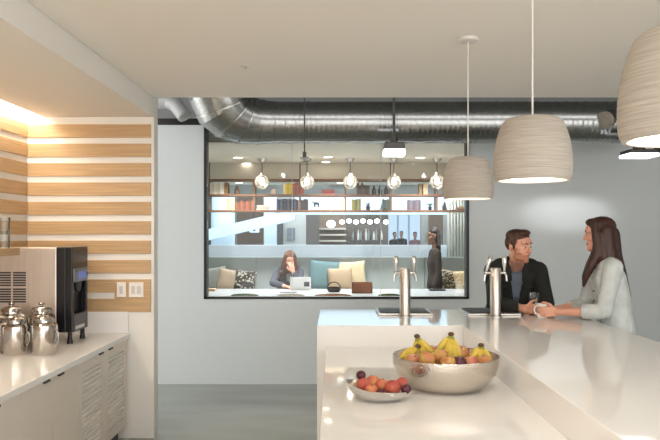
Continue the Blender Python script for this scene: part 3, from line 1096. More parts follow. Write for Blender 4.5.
mb.box((bx0, by0, TZ), (bx1, by0 + 0.012, bz1), 0.002).box((bx0, by1 - 0.012, TZ), (bx1, by1, bz1), 0.002)
mb.box((bx0, by0, TZ), (bx0 + 0.012, by1, bz1), 0.002).box((bx1 - 0.012, by0, TZ), (bx1, by1, bz1), 0.002).box((bx0, by0, TZ), (bx1, by1, TZ + 0.012))
tag(mb.build('wooden_box', tan_w), 'open tan wooden box standing on the white table', 'box')
c = at(211, 291, 9.2)
o = MB().box((c.x - 0.06, 9.12, TZ), (c.x + 0.06, 9.28, TZ + 0.03), 0.003).build('notebook', M('kraft', (196, 164, 128), 0.7))
tag(o, 'tan notebook at the left end of the white table', 'notebook')

# ------------------------------------------------------------------ book shelf
SY = 9.75
SD = 0.24
zs = [EYE - (y - VY) / F * SY for y in (179.0, 194.3, 210.0)]
sx = [at(208 + 45.8 * k, 0, SY).x for k in range(7)]
t = thing('bookshelf', (0.2, SY + SD / 2, zs[2]), 'long two tier wooden bookshelf hanging in the meeting room', 'bookshelf')
for z in zs:
    MB().box((sx[0] - 0.015, SY, z - 0.028), (sx[6] + 0.015, SY + SD, z), 0.002, 1).build('shelf_board', shelf_wood, t)
for x in sx:
    MB().box((x - 0.012, SY + 0.004, zs[2]), (x + 0.012, SY + SD - 0.004, zs[0] - 0.028)).build('divider', shelf_wood, t)
for x in (sx[0], sx[2], sx[4], sx[6]):
    MB().cyl((x, SY + SD / 2, zs[0]), (x, SY + SD / 2, 2.70), 0.008, 8).build('hanger', mid_metal, t, True)

UP, LO = zs[1], zs[2]
page = M('book_pages', (226, 218, 200), 0.8)


def book(x0, wd, z, h, mat, label, group, dep=0.16, lean=0.0):
    mb = MB()
    mb.box((-wd / 2, 0, 0), (wd / 2, 0.005, h))
    mb.box((-wd / 2, 0.005, 0), (-wd / 2 + 0.002, dep, h)).box((wd / 2 - 0.002, 0.005, 0), (wd / 2, dep, h))
    mb.mi = 1
    mb.box((-wd / 2 + 0.002, 0.006, 0.004), (wd / 2 - 0.002, dep - 0.004, h - 0.004))
    o = mb.build('book', [mat, page], None, world=False)
    o.location = (x0 + wd / 2, SY + 0.02, z + (wd / 2 * abs(math.sin(lean))))
    o.rotation_euler = (0, lean, 0)
    return tag(o, label, 'book', group)


def books(px0, px1, n, z, hmin, hmax, cols, label, group):
    xa, xb = at(px0, 0, SY).x, at(px1, 0, SY).x
    wd = (xb - xa) / n
    for i in range(n):
        c = cols[i % len(cols)]
        m = M('book_cover_%d_%d_%d' % c, c, 0.6)
        h = random.uniform(hmin, hmax)
        book(xa + wd * i + 0.0006, wd - 0.0012, z, h, m, label, group)


def hstack(px0, px1, z, n, cols, label, group):
    xa, xb = at(px0, 0, SY).x, at(px1, 0, SY).x
    for i in range(n):
        c = cols[i % len(cols)]
        m = M('book_cover_%d_%d_%d' % c, c, 0.6)
        mb = MB()
        ins = random.uniform(0, 0.02)
        a, b = xa + ins, xb - random.uniform(0, 0.02)
        zz = z + 0.024 * i
        mb.box((a, SY + 0.02, zz), (b, SY + 0.18, zz + 0.003)).box((a, SY + 0.02, zz + 0.019), (b, SY + 0.18, zz + 0.022)).box((a, SY + 0.02, zz), (b, SY + 0.025, zz + 0.022))
        mb.mi = 1
        mb.box((a + 0.003, SY + 0.026, zz + 0.003), (b - 0.003, SY + 0.176, zz + 0.019))
        tag(mb.build('book', [m, page]), label, 'book', group)


CREAM = [(222, 214, 196), (210, 200, 182), (228, 222, 208)]
books(209.5, 224, 7, UP, 0.165, 0.175, CREAM, 'cream book in the row at the left end of the upper shelf', 'cream books at the left of the upper shelf')
books(224.3, 227.5, 1, UP, 0.17, 0.17, [(150, 112, 70)], 'single brown book ending the cream row on the upper shelf', None)
books(271, 275.5, 2, UP, 0.075, 0.08, [(220, 196, 180)], 'short pale book left of the yellow books on the upper shelf', 'short pale books on the upper shelf')
books(283, 285.5, 1, UP, 0.16, 0.16, [(218, 196, 150)], 'pale tan book beside the yellow books on the upper shelf', None)
books(285.6, 292.5, 4, UP, 0.155, 0.168, [(226, 190, 40), (206, 176, 40)], 'yellow book in the row on the upper shelf', 'yellow books on the upper shelf')
books(293, 298, 3, UP, 0.15, 0.172, [(176, 84, 50), (150, 70, 48)], 'orange red book right of the yellow books on the upper shelf', 'orange books on the upper shelf')
books(300.5, 304, 2, UP, 0.15, 0.16, [(176, 84, 50)], 'orange red book behind the second globe lamp', 'orange books behind the second globe')
books(357, 370, 6, UP, 0.12, 0.17, [(78, 58, 46), (58, 50, 48), (96, 70, 52)], 'dark brown book on the upper shelf right of the third globe', 'dark brown books on the upper shelf')
books(419.5, 422, 1, UP, 0.155, 0.155, [(150, 120, 80)], 'brown book at the left of the tan pair on the upper shelf', None)
books(423.5, 428, 2, UP, 0.15, 0.16, [(206, 180, 146)], 'tan book left of the rightmost globe lamp', 'tan books left of the rightmost globe')
books(226, 234.5, 4, LO, 0.165, 0.172, [(190, 182, 150), (182, 176, 152)], 'pale olive book left of the orange brown row on the lower shelf', 'pale olive books on the lower shelf')
books(235, 253, 10, LO, 0.10, 0.152, [(150, 84, 54), (126, 70, 48), (108, 60, 44)], 'orange brown book in the left bay of the lower shelf', 'orange brown books on the lower shelf')
books(276.5, 298, 12, LO, 0.145, 0.165, [(50, 58, 84), (36, 40, 58), (78, 84, 100), (44, 44, 48)], 'dark blue book in the long row on the lower shelf', 'dark blue books on the lower shelf')
books(300, 308, 5, LO, 0.14, 0.165, [(48, 42, 42), (62, 54, 50), (40, 44, 60)], 'dark book right of the blue row on the lower shelf', 'dark books right of the blue row')
books(325.5, 345, 9, LO, 0.15, 0.165, [(226, 206, 176), (214, 192, 160), (232, 216, 190)], 'cream tan book in the third bay of the lower shelf', 'cream tan books on the lower shelf')
books(352, 361, 5, LO, 0.145, 0.162, [(142, 134, 66), (110, 112, 60), (86, 92, 66)], 'olive gold book left of the potted plant on the lower shelf', 'olive books on the lower shelf')
books(383, 390.5, 5, LO, 0.14, 0.165, [(72, 88, 76), (58, 70, 66)], 'dark green book right of the leaning book on the lower shelf', 'dark green books on the lower shelf')
books(408.5, 421, 6, LO, 0.14, 0.158, [(92, 82, 96), (110, 98, 108), (74, 66, 78)], 'purple grey book in the fifth bay of the lower shelf', 'purple grey books on the lower shelf')
hstack(256, 268, LO, 3, [(224, 214, 196), (206, 190, 170)], 'pale book lying flat in the stack on the lower shelf', 'flat stacked pale books on the lower shelf')
hstack(321, 335, UP, 3, [(170, 84, 80), (150, 70, 68)], 'pink red book lying flat in the upper shelf stack', 'flat stacked red books on the upper shelf')
hstack(309, 324, LO, 2, [(226, 224, 218)], 'white book lying flat under the small black figurine', 'flat white books under the black figurine')
o = book(at(378, 0, SY).x + 0.035, 0.018, LO, 0.15, M('book_cover_90_96_100', (90, 96, 100), 0.6), 'grey book leaning beside the dark green books', None, lean=R(18))

vase = M('brown_vase', (120, 96, 76), 0.5)
c = at(237, 0, SY + 0.1)
o = MB().lathe([(0, 0), (0.03, 0), (0.042, 0.03), (0.036, 0.07), (0.02, 0.095), (0.026, 0.12), (0.022, 0.12), (0, 0.09)], (c.x, SY + 0.1, UP), 24).build('vase', vase, None, True)
tag(o, 'small brown vase on the upper shelf right of the cream books', 'vase')
# potted plant
c = at(368, 0, SY + 0.1)
t = thing('potted_plant', (c.x, SY + 0.1, LO), 'small spiky plant in a black pot on the lower shelf', 'plant')
MB().lathe([(0, 0), (0.026, 0), (0.032, 0.06), (0.028, 0.06), (0.025, 0.05), (0, 0.05)], (c.x, SY + 0.1, LO), 20).build('pot', black_plastic, t, True)
mb = MB()
for i in range(12):
    a = i * 2.4
    l_ = 0.05 + 0.012 * (i % 4)
    b = V((c.x, SY + 0.1, LO + 0.048))
    d = V((math.cos(a) * 0.5, math.sin(a) * 0.5, 1)).normalized()
    mb.tube([b, b + d * l_ * 0.5, b + d * l_ + V((math.cos(a) * 0.012, math.sin(a) * 0.012, 0))], [0.005, 0.005, 0.001], 6)
mb.build('leaves', M('plant_green', (84, 110, 70), 0.6), t, True)
# black horse-like figurine
c = at(316.5, 0, SY + 0.1)
fz_ = LO + 0.048
mb = MB()
mb.ball((c.x, SY + 0.08, fz_ + 0.050), (0.042, 0.016, 0.018), 14)
for s in (-0.03, -0.02, 0.022, 0.032):
    mb.cyl((c.x + s, SY + 0.08, fz_), (c.x + s, SY + 0.08, fz_ + 0.05), 0.006, 8)
mb.tube([(c.x - 0.035, SY + 0.08, fz_ + 0.055), (c.x - 0.050, SY + 0.08, fz_ + 0.075), (c.x - 0.066, SY + 0.08, fz_ + 0.068)], [0.011, 0.010, 0.006], 8)
tag(mb.build('animal_figurine', black_plastic, None, True), 'small black four legged figurine on the lower shelf', 'figurine')
c = at(444.5, 0, SY + 0.1)
mb = MB()
mb.lathe([(0, 0), (0.03, 0), (0.034, 0.02), (0.022, 0.05), (0.026, 0.07), (0.014, 0.09), (0.017, 0.105), (0.010, 0.12), (0, 0.122)], (c.x, SY + 0.1, LO), 20)
mb.tube([(c.x - 0.02, SY + 0.1, LO + 0.07), (c.x - 0.04, SY + 0.1, LO + 0.05), (c.x - 0.025, SY + 0.1, LO + 0.03)], 0.006, 8)
tag(mb.build('statuette', M('bronze', (74, 60, 48), 0.4, 0.6), None, True), 'small bronze statuette at the right of the lower shelf', 'statuette')
c = at(461, 0, SY + 0.1)
o = MB().ball((c.x, SY + 0.1, LO + 0.022), (0.07, 0.05, 0.022), 20).ball((c.x, SY + 0.1, LO + 0.04), (0.04, 0.035, 0.022), 16).build('straw_hat', M('straw', (190, 150, 96), 0.8), None, True)
tag(o, 'tan straw hat at the right end of the lower shelf', 'hat')
for i, px in enumerate((374, 380, 386)):
    c = at(px, 0, SY + 0.1)
    o = MB().lathe([(0, 0), (0.032, 0), (0.036, 0.02), (0.034, 0.07), (0.014, 0.10), (0.012, 0.13), (0, 0.13)], (c.x, SY + 0.1, UP), 20).build('bottle', M('dark_bottle', (40, 44, 48), 0.2), None, True)
    tag(o, ['dark bottle at the left of the three on the upper shelf', 'dark bottle in the middle of the three on the upper shelf', 'dark bottle at the right of the three on the upper shelf'][i], 'bottle', 'dark bottles on the upper shelf')
c = at(430, 0, SY + 0.1)
t = thing('hanging_plant_pot', (c.x, SY + 0.1, LO), 'small dark pot with drooping leaves in the fifth bay', 'plant')
MB().lathe([(0, 0), (0.02, 0), (0.03, 0.05), (0.026, 0.05), (0, 0.04)], (c.x, SY + 0.1, LO), 18).build('pot', black_plastic, t, True)
mb = MB()
for i in range(9):
    a = i * 2.4
    b = V((c.x, SY + 0.1, LO + 0.045))
    mb.tube([b, b + V((math.cos(a) * 0.03, math.sin(a) * 0.03, 0.05)), b + V((math.cos(a) * 0.06, math.sin(a) * 0.06, 0.03))], [0.005, 0.006, 0.001], 6)
mb.build('leaves', M('plant_green', (84, 110, 70), 0.6), t, True)


# globe pendants
def globe(px, label):
    Y = 9.36
    c = at(px, 182, Y)
    t = thing('globe_pendant', (c.x, Y, c.z), label, 'globe lamp', 'clear globe pendants over the meeting table')
    r = 0.098
    MB().ball((c.x, Y, c.z), r, 28).build('glass_globe', clear_globe, t, True)
    MB().ball((c.x, Y, c.z + 0.01), (0.036, 0.036, 0.050), 18).build('bulb', bulbglow, t, True)
    MB().cone((c.x, Y, c.z + r * 0.9), (c.x, Y, c.z + r + 0.03), 0.03, 0.018, 18).build('socket', steel, t, True)
    MB().cyl((c.x, Y, c.z + r + 0.03), (c.x, Y, 2.66), 0.006, 8).build('rod', mid_metal, t, True)
    MB().cone((c.x, Y, 2.645), (c.x, Y, 2.70), 0.03, 0.068, 24).build('canopy', steel, t, True)


clear_globe = glass_mat('globe_glass', (0.97, 0.97, 0.95), 1.2)
nt = clear_globe.node_tree
tl = nt.nodes.new('ShaderNodeBsdfTranslucent')
tl.inputs[0].default_value = (0.95, 0.93, 0.9, 1)
mx2 = nt.nodes.new('ShaderNodeMixShader')
vo = nt.nodes.new('ShaderNodeTexVoronoi')
vo.inputs['Scale'].default_value = 18
tcg = nt.nodes.new('ShaderNodeTexCoord')
nt.links.new(tcg.outputs['Object'], vo.inputs['Vector'])
mr = nt.nodes.new('ShaderNodeMapRange')
mr.inputs['To Min'].default_value = 0.03
mr.inputs['To Max'].default_value = 0.22
nt.links.new(vo.outputs['Distance'], mr.inputs[0])
nt.links.new(mr.outputs[0], mx2.inputs[0])
oo = [n for n in nt.nodes if n.type == 'OUTPUT_MATERIAL'][0]
src = oo.inputs[0].links[0].from_socket
nt.links.new(src, mx2.inputs[1])
nt.links.new(tl.outputs[0], mx2.inputs[2])
nt.links.new(mx2.outputs[0], oo.inputs[0])
for px, lb in [(262, 'leftmost clear glass globe pendant'), (307, 'clear glass globe pendant, second from the left'), (350.3, 'clear glass globe pendant in the middle of the five'),
               (394, 'clear glass globe pendant, second from the right'), (437, 'rightmost clear glass globe pendant, beside the beige pendant')]:
    globe(px, lb)

# recessed downlights in the meeting room
for i, (px, py) in enumerate([(238, 157.5), (246.5, 163.3), (328, 157), (326, 162), (420, 157.5), (412.5, 163.8)]):
    d = F * (2.70 - EYE) / (VY - py)
    c = at(px, py, d)
    t = thing('recessed_downlight', (c.x, d, 2.70), ['round ceiling downlight, left of the near row', 'round ceiling downlight, left of the back row', 'round ceiling downlight, middle of the near row', 'round ceiling downlight, middle of the back row', 'round ceiling downlight, right of the near row', 'round ceiling downlight, right of the back row'][i], 'downlight', 'downlights in the meeting room ceiling')
    MB().lathe([(0.062, -0.004), (0.078, -0.004), (0.08, 0.0), (0.062, 0.0)], (c.x, d, 2.70), 28).build('rim', porcelain, t, True)
    MB().lathe([(0, -0.003), (0.062, -0.003), (0.062, -0.001), (0, -0.001)], (c.x, d, 2.70), 28).build('lens', lampglow, t, True)
    if d > 9.3:
        continue
    l = bpy.data.lights.new('downlight', 'SPOT')
    l.energy = 105
    l.spot_size = R(125)
    l.spot_blend = 0.6
    l.shadow_soft_size = 0.06
    l.color = NEUT
    lo = bpy.data.objects.new('downlight', l)
    COL.objects.link(lo)
    lo.parent = t
    lo.location = (0, 0, -0.02)
# unseen downlights added in the soffit to brighten bench and half wall
for i, x in enumerate((-1.5, 0.1, 1.7)):
    t = thing('recessed_downlight', (x, 10.75, 2.47), ['left added downlight hidden in the soffit over the grey bench', 'middle added downlight hidden in the soffit over the grey bench', 'right added downlight hidden in the soffit over the grey bench'][i], 'downlight', 'added hidden downlights over the bench')
    MB().lathe([(0.062, -0.004), (0.078, -0.004), (0.08, 0.0), (0.062, 0.0)], (x, 10.75, 2.47), 28).build('rim', porcelain, t, True)
    MB().lathe([(0, -0.003), (0.062, -0.003), (0.062, -0.001), (0, -0.001)], (x, 10.75, 2.47), 28).build('lens', lampglow, t, True)
    l = bpy.data.lights.new('downlight', 'SPOT')
    l.energy = 36
    l.spot_size = R(150)
    l.spot_blend = 0.5
    l.shadow_soft_size = 0.06
    l.color = (0.93, 0.97, 1.0)
    lo = bpy.data.objects.new('downlight', l)
    COL.objects.link(lo)
    lo.parent = t
    lo.location = (0, 0, -0.02)

# ------------------------------------------------------------------ atrium scenery
cur = MB()
cx0, cx1 = at(447, 0, 11.0).x, at(474, 0, 11.0).x
n = 60
pts = []
for i in range(n + 1):
    u = i / n
    pts.append((cx0 + (cx1 - cx0) * u, 11.02 + 0.025 * math.sin(u * 2 * PI * 9), 0))
ring = pts + [(p[0], p[1] + 0.004, 0) for p in reversed(pts)]
cur.poly_prism([V(p) + V((0, 0, 0.05)) for p in ring], (0, 0, 2.6))
tag(cur.build('curtain', M('pale_curtain', (206, 208, 200), 0.9), None), 'pale pleated curtain at the right end of the meeting room', 'curtain')

# white ramp of the atrium stair with a flat landing
c0 = 14.2
pr = [at(196, 243, c0), at(295, 220, c0), at(480, 218, c0), at(480, 186, c0), at(300, 186, c0), at(295, 209, c0), at(196, 232, c0)]
o = MB().poly_prism([pr[0], pr[1], pr[5], pr[6]], (0, 0.25, 0)).poly_prism([at(295, 214.5, c0), (5.89, c0, at(0, 214.5, c0).z), (5.89, c0, at(0, 178, c0).z), at(295, 178, c0)], (0, 0.25, 0)).build('stair_balustrade', atrium_white)
tag(o, 'sloping white stair balustrade rising to a landing in the atrium', 'balustrade')
o = MB().cyl((at(223, 0, 14.9).x, 14.9, 0), (at(223, 0, 14.9).x, 14.9, 4.1), 0.26, 40).build('column', atrium_white, None, True)
tag(o, 'round white column at the left of the atrium', 'column')
o = MB().box((at(264, 0, 14.8).x, 14.8, 0), (at(276, 0, 14.8).x, 15.05, 4.1)).build('column', atrium_white)
tag(o, 'square white column right of the brown panel', 'column')

brown = M('dark_brown_panel', (84, 66, 48), 0.6)
taupe = M('taupe_wall', (96, 88, 80), 0.7)
Yf = 16.5


def fbox(name, x0, y0, x1, y1, Y, dep, mat, label, cat, group=None):
    a, b = at(x0, y1, Y), at(x1, y0, Y)
    o = MB().box((a.x, Y, a.z), (b.x, Y + dep, b.z)).build(name, mat)
    return tag(o, label, cat, group)


fbox('wall_panel', 205, 190, 213.5, 290, 16.2, 0.1, brown, 'narrow brown panel at the left edge beyond the column', 'wall panel')
fbox('wall_panel', 237, 190, 263, 290, 16.2, 0.1, brown, 'dark brown wall panel behind the hanging screen', 'wall panel')
t = thing('wall_screen', at(254, 229, 16.0), 'white lit screen hanging before the brown panel', 'screen')
a, b = at(249.5, 232.5, 16.0), at(259, 225.5, 16.0)
sc_ = MB().box((a.x, 16.0, a.z), (b.x, 16.06, b.z), 0.01).build('screen', M('lit_screen', (215, 230, 245), 0.4, emit=0.7), t)
a, b = at(252, 231, 15.99), at(256, 227.5, 15.99)
MB().ball(((a.x + b.x) / 2, 15.99, (a.z + b.z) / 2), (0.045, 0.006, 0.05), 14).build('picture_mark', M('screen_mark', (60, 80, 110), 0.5), sc_, True)
MB().cyl(at(254, 225, 16.03), at(254, 205, 16.03), 0.012, 8).build('rod', mid_metal, t, True)
fbox('wall_panel', 276, 213, 283, 290, 16.3, 0.1, M('opening_shade', (70, 72, 74), 0.6), 'dark grey sheet standing for the dark opening between white column and bright room', 'wall panel')  # flat sheet, its dark colour stands for a shaded opening
fbox('wall_panel', 283, 213, 306, 290, 16.45, 0.1, M('bright_panel', (196, 196, 192), 0.6), 'pale wall panel behind the seated woman', 'wall panel')
fbox('picture_frame', 287, 228, 295, 240, 16.4, 0.04, M('picture_grey', (120, 128, 134), 0.5), 'grey framed picture on the pale panel', 'picture')
fbox('column', 306, 205, 319, 290, 15.6, 0.3, taupe, 'dark taupe column beside the kitchen shelves', 'column')
t = thing('storage_shelf', (at(331, 0, 16.2).x, 16.3, 0), 'far open shelving with pale boards beyond the atrium', 'shelf')
wb = M('shelf_back', (122, 104, 88), 0.7)
a, b = at(319, 290, 16.35), at(346, 212, 16.35)
MB().box((a.x, 16.36, 0), (b.x, 16.42, b.z)).build('back_panel', wb, t)
for y in (228, 234, 240, 246):
    z = at(0, y, 16.2).z
    MB().box((a.x, 16.1, z - 0.04), (b.x, 16.36, z)).build('shelf_board', M('shelf_pale', (200, 190, 174), 0.6), t)
fbox('wall_panel', 346, 213, 388, 290, 16.4, 0.1, taupe, 'dark taupe wall behind the far bar bottles', 'wall panel')
z = at(0, 240, 16.1).z
o = MB().box((at(350, 0, 16.1).x, 16.05, z - 0.05), (at(384, 0, 16.1).x, 16.35, z)).build('bottle_shelf', mid_metal)
tag(o, 'dark shelf of the far bar holding bottles', 'shelf')
for i in range(12):
    px = 353 + i * 2.6
    c = at(px, 0, 16.15)
    h = 0.20 + 0.07 * ((i * 7) % 4) / 3
    o = MB().lathe([(0, 0), (0.028, 0), (0.028, h * 0.6), (0.012, h * 0.75), (0.012, h), (0, h)], (c.x, 16.15, z), 12).build('bottle', M(['bottle_clear', 'bottle_brown', 'bottle_white'][i % 3], [(120, 130, 130), (80, 56, 40), (200, 196, 186)][i % 3], 0.25), None, True)
    tag(o, 'small bottle on the dark shelf of the far bar', 'bottle', 'bottles on the far bar shelf')
# bright windows of the far side, with a mullion
day = M('daylight_pane', (205, 225, 240), 0.5, emit=0.55)
t = thing('window_2', (3.2, 30.9, 0.3), 'bright far window at the end of the corridor behind the small people', 'window')
t['kind'] = 'structure'
for x0, x1 in ((2.0, 2.85), (2.95, 3.35), (3.45, 4.3)):
    MB().box((x0, 30.85, 0.3), (x1, 30.88, 2.6)).build('pane', day, t)
MB().box((1.9, 30.89, 0.2), (4.4, 30.95, 2.7)).build('window_frame', atrium_white, t)
fbox('wall_panel', 429, 213, 443, 290, 16.2, 0.1, brown, 'brown panel behind the dark standing figure', 'wall panel')

# row of far pendant lamps
for i, px in enumerate((331, 342, 349, 356, 363, 370, 377, 386)):
    Y = 14.9 + 0.1 * (i % 3)
    c = at(px, 224 if i == 0 else 221 + (i % 2), Y)
    r = 0.10 if i == 0 else 0.060
    t = thing('far_pendant_lamp', (c.x, Y, c.z), 'white globe lamp in the far row above the bar' if i else 'larger white globe lamp at the left of the far row', 'lamp', 'far globe lamps above the bar' if i else None)
    MB().ball((c.x, Y, c.z), (r, r, r * 0.85), 18).build('globe', coolglow, t, True)
    MB().cyl((c.x, Y, c.z + r * 0.8), (c.x, Y, 4.1), 0.008, 8).build('cord', mid_metal, t, True)


# ------------------------------------------------------------------ people
def capsule(bm, p0, r0, p1, r1, seg=14):
    bm.ball(p0, r0, seg)
    bm.ball(p1, r1, seg)
    if (V(p1) - V(p0)).length > 1e-4:
        bm.cone(p0, p1, r0, r1, seg)


def chain(bm, pts):
    for (p0, r0), (p1, r1) in zip(pts, pts[1:]):
        capsule(bm, p0, r0, p1, r1)


def fuse(mb, voxel, smooth=4, fac=0.5):
    """merge all blobs of mb into one continuous skin"""
    me = bpy.data.meshes.new('tmp')
    mb.bm.to_mesh(me)
    mb.bm.free()
    o = bpy.data.objects.new('tmp', me)
    COL.objects.link(o)
    r = o.modifiers.new('r', 'REMESH')
    r.mode = 'VOXEL'
    r.voxel_size = voxel
    s = o.modifiers.new('s', 'SMOOTH')
    s.factor = fac
    s.iterations = smooth
    bpy.context.view_layer.update()
    dg = bpy.context.evaluated_depsgraph_get()
    out = bpy.data.meshes.new_from_object(o.evaluated_get(dg))
    bpy.data.objects.remove(o)
    bpy.data.meshes.remove(me)
    return out


def frame(fwd, up=(0, 0, 1)):
    """matrix with columns right, forward, up"""
    f = V(fwd).normalized()
    r = f.cross(V(up)).normalized()
    u = r.cross(f)
    return Matrix((r, f, u)).transposed()


def head_blobs(mb, c, H, female=False):
    c = V(c)

    def P(x, y, z):
        return c + H @ V((x, y, z))

    def B(x, y, z, r):
        mb.ball(P(x, y, z), r, 16, H)
    k = 0.94 if female else 1.0
    B(0, -0.012, 0.035, (0.074, 0.094, 0.083))
    B(0, 0.028, -0.025, (0.060 * k, 0.060, 0.080))
    B(0, 0.030, -0.070, (0.050 * k, 0.052, 0.040))
    B(0, 0.070, -0.097, (0.024 * k, 0.020, 0.018))
    for s in (-1, 1):
        B(s * 0.040, 0.050, -0.022, (0.024, 0.034, 0.024))
        B(s * 0.042 * k, 0.020, -0.070, (0.018, 0.036, 0.024))
        B(s * 0.073, -0.014, -0.006, (0.009, 0.018, 0.027))
        B(s * 0.028, 0.078, 0.033, (0.026, 0.014, 0.010))
        B(s * 0.010, 0.098, -0.026, (0.009, 0.010, 0.008))
    B(0, 0.066, 0.045, (0.050, 0.026, 0.036))
    capsule(mb, P(0, 0.086, 0.020), 0.009, P(0, 0.104 if female else 0.110, -0.022), 0.0095 if female else 0.0115)
    B(0, 0.084, -0.053, (0.024, 0.010, 0.006))
    B(0, 0.082, -0.063, (0.021, 0.010, 0.007))
    B(0, 0.078, -0.078, (0.022, 0.010, 0.010))


def eyes(root, c, H):
    c = V(c)
    for s in (-1, 1):
        p = c + H @ V((s * 0.031, 0.0765, 0.006))
        e = MB()
        e.ball(p, (0.0104, 0.0118, 0.0050), 16, H)
        e.mi = 1
        e.ball(p + (H @ V((0.0, 0.0072, 0.0))), (0.0066, 0.0062, 0.0056), 12, H)
        e.build('eye', [eye_white, eye_dark], root, True)
        b = MB()
        b.tube([c + H @ V((s * x, y, z)) for x, y, z in ((0.012, 0.093, 0.031), (0.030, 0.092, 0.037), (0.048, 0.080, 0.032))], [0.003, 0.0038, 0.0022], 8)
        b.build('eyebrow', hair_man, root, True)


def hand_blobs(mb, wrist, d, n, thumb, curl=(0.5, 0.6, 0.5), sc=1.0):
    """wrist, finger direction, palm normal, direction of the thumb side"""
    w_, d, n = V(wrist), V(d).normalized(), V(n).normalized()
    lat = V(thumb)
    lat = (lat - d * lat.dot(d) - n * lat.dot(n)).normalized()
    lens = [(0.040, 0.024, 0.019), (0.044, 0.027, 0.020), (0.041, 0.025, 0.019), (0.032, 0.019, 0.017)]
    offs = [0.033, 0.011, -0.011, -0.031]
    fwd = [0.086, 0.090, 0.086, 0.078]
    for (l3, o, fw) in zip(lens, offs, fwd):
        root = w_ + lat * (o * 0.6) * sc
        kn = w_ + d * fw * sc + lat * o * sc
        capsule(mb, root, 0.014 * sc, kn, 0.0115 * sc, 10)
        p, a = kn, 0.0
        r = 0.0094 * sc
        for l, cu in zip(l3, curl):
            a += cu
            q = p + (d * math.cos(a) + n * math.sin(a)) * l * sc
            capsule(mb, p, r, q, r * 0.92, 10)
            p, r = q, r * 0.92
    b = w_ + d * 0.022 * sc + lat * 0.024 * sc
    t1 = b + (d * 0.55 + lat * 0.7 + n * 0.35).normalized() * 0.042 * sc
    t2 = t1 + (d * 0.8 + lat * 0.25 + n * 0.5).normalized() * 0.032 * sc
    t3 = t2 + (d * 0.85 - lat * 0.05 + n * 0.5).normalized() * 0.024 * sc
    chain(mb, [(b, 0.015 * sc), (t1, 0.0115 * sc), (t2, 0.0105 * sc), (t3, 0.0085 * sc)])


def trunk_blobs(mb, levels, lat, g=0.0):
    """levels: (centre, half width, radius) from hip to shoulder"""
    lat = V(lat).normalized()
    prev = None
    for c, hw, r in levels:
        c = V(c)
        a, b = c - lat * hw, c + lat * hw
        capsule(mb, a, r + g, b, r + g)
        if prev:
            for p, q in zip(prev[0], (a, c, b)):
                capsule(mb, p, prev[1] + g, q, r + g)
        prev = ((a, c, b), r)


def limb(mb, pts, g=0.0):
    chain(mb, [(p, r + g) for p, r in pts])


def add(root, name, mesh, mats, autosmooth=0):
    return link_mesh(name, mesh, mats, root, True, True, autosmooth)


def zone(mesh, test):
    for p in mesh.polygons:
        p.material_index = test(p.center)


def cut(mesh, test):
    bm = bmesh.new()
    bm.from_mesh(mesh)
    bmesh.ops.delete(bm, geom=[f for f in bm.faces if test(f.calc_center_median())], context='FACES')
    for _ in range(14):
        new = {}
        for e in bm.edges:
            if e.is_boundary:
                for a, b in (e.verts, reversed(e.verts)):
                    new.setdefault(a, []).append(b.co)
        new = {v: v.co * 0.5 + sum(c, V((0, 0, 0))) / len(c) * 0.5 for v, c in new.items()}
        for v, c in new.items():
            v.co = c
    bm.to_mesh(mesh)
    bm.free()


# ---- the man behind the bar
mh = V((1.420, 5.22, 1.562))
HF = frame((0.56, -0.82, -0.10), (-0.07, 0.0, 1)) * 1.03
root = thing('person', (1.47, 5.72, 0), 'man in a black jacket leaning on the far side of the bar', 'person')
lat = V((0.985, -0.17, 0))
lv = [((1.47, 5.74, 0.93), 0.075, 0.115), ((1.47, 5.68, 1.06), 0.065, 0.105), ((1.465, 5.60, 1.20), 0.075, 0.110), ((1.465, 5.53, 1.32), 0.10, 0.095), ((1.465, 5.50, 1.385), 0.115, 0.06)]
shR, elR, wrR = V((1.285, 5.49, 1.365)), V((1.255, 5.30, 1.112)), V((1.42, 5.05, 1.105))
shL, elL, wrL = V((1.640, 5.46, 1.365)), V((1.660, 5.30, 1.112)), V((1.585, 5.13, 1.105))
body = MB()
trunk_blobs(body, lv, lat, -0.01)
limb(body, [((1.46, 5.47, 1.40), 0.062), ((1.45, 5.36, 1.46), 0.056), (mh + HF @ V((0, -0.02, -0.07)), 0.056)])
head_blobs(body, mh, HF)
armR = [(shR, 0.060), (shR.lerp(elR, 0.5), 0.050), (elR, 0.043), (elR.lerp(wrR, 0.4), 0.042), (wrR, 0.028)]
armL = [(shL, 0.060), (shL.lerp(elL, 0.5), 0.050), (elL, 0.043), (elL.lerp(wrL, 0.4), 0.042), (wrL, 0.028)]
limb(body, armR)
limb(body, armL)
hand_blobs(body, wrR, (0.9, 0.02, -0.05), (0.1, 1, 0), (0, 0, 1), (0.35, 0.75, 0.6))
hand_blobs(body, wrL, (-0.85, -0.3, 0), (-0.3, 0.25, -0.9), (0, -1, 0.2), (0.35, 0.5, 0.4))
for s in (-1, 1):
    hip = V((1.47, 5.74, 0.9)) + lat * 0.09 * s
    kn = V((1.47, 5.76, 0.50)) + lat * 0.11 * s
    an = V((1.47, 5.84, 0.09)) + lat * 0.12 * s
    limb(body, [(hip, 0.09), (kn, 0.058), (kn.lerp(an, 0.35), 0.058), (an, 0.04)])
    limb(body, [(an + V((0, 0.02, -0.045)), 0.04), (an + V((0.02, -0.16, -0.055)), 0.032)])
bmsh = fuse(body, 0.0045, 3)
HFi = HF.inverted()


def man_zone(p):
    q = HFi @ (p - mh)
    if abs(q.x) < 0.022 and q.y > 0.082 and -0.068 < q.z < -0.050:
        return 2
    if q.y > 0.0 and -0.13 < q.z < -0.050 + 0.55 * max(0.0, abs(q.x) - 0.030) and q.y > -0.02 and not (abs(q.x) < 0.02 and q.y < 0.02):
        return 1
    if abs(q.x) > 0.052 and -0.01 < q.y < 0.03 and -0.13 < q.z < -0.0:
        return 1
    return 0


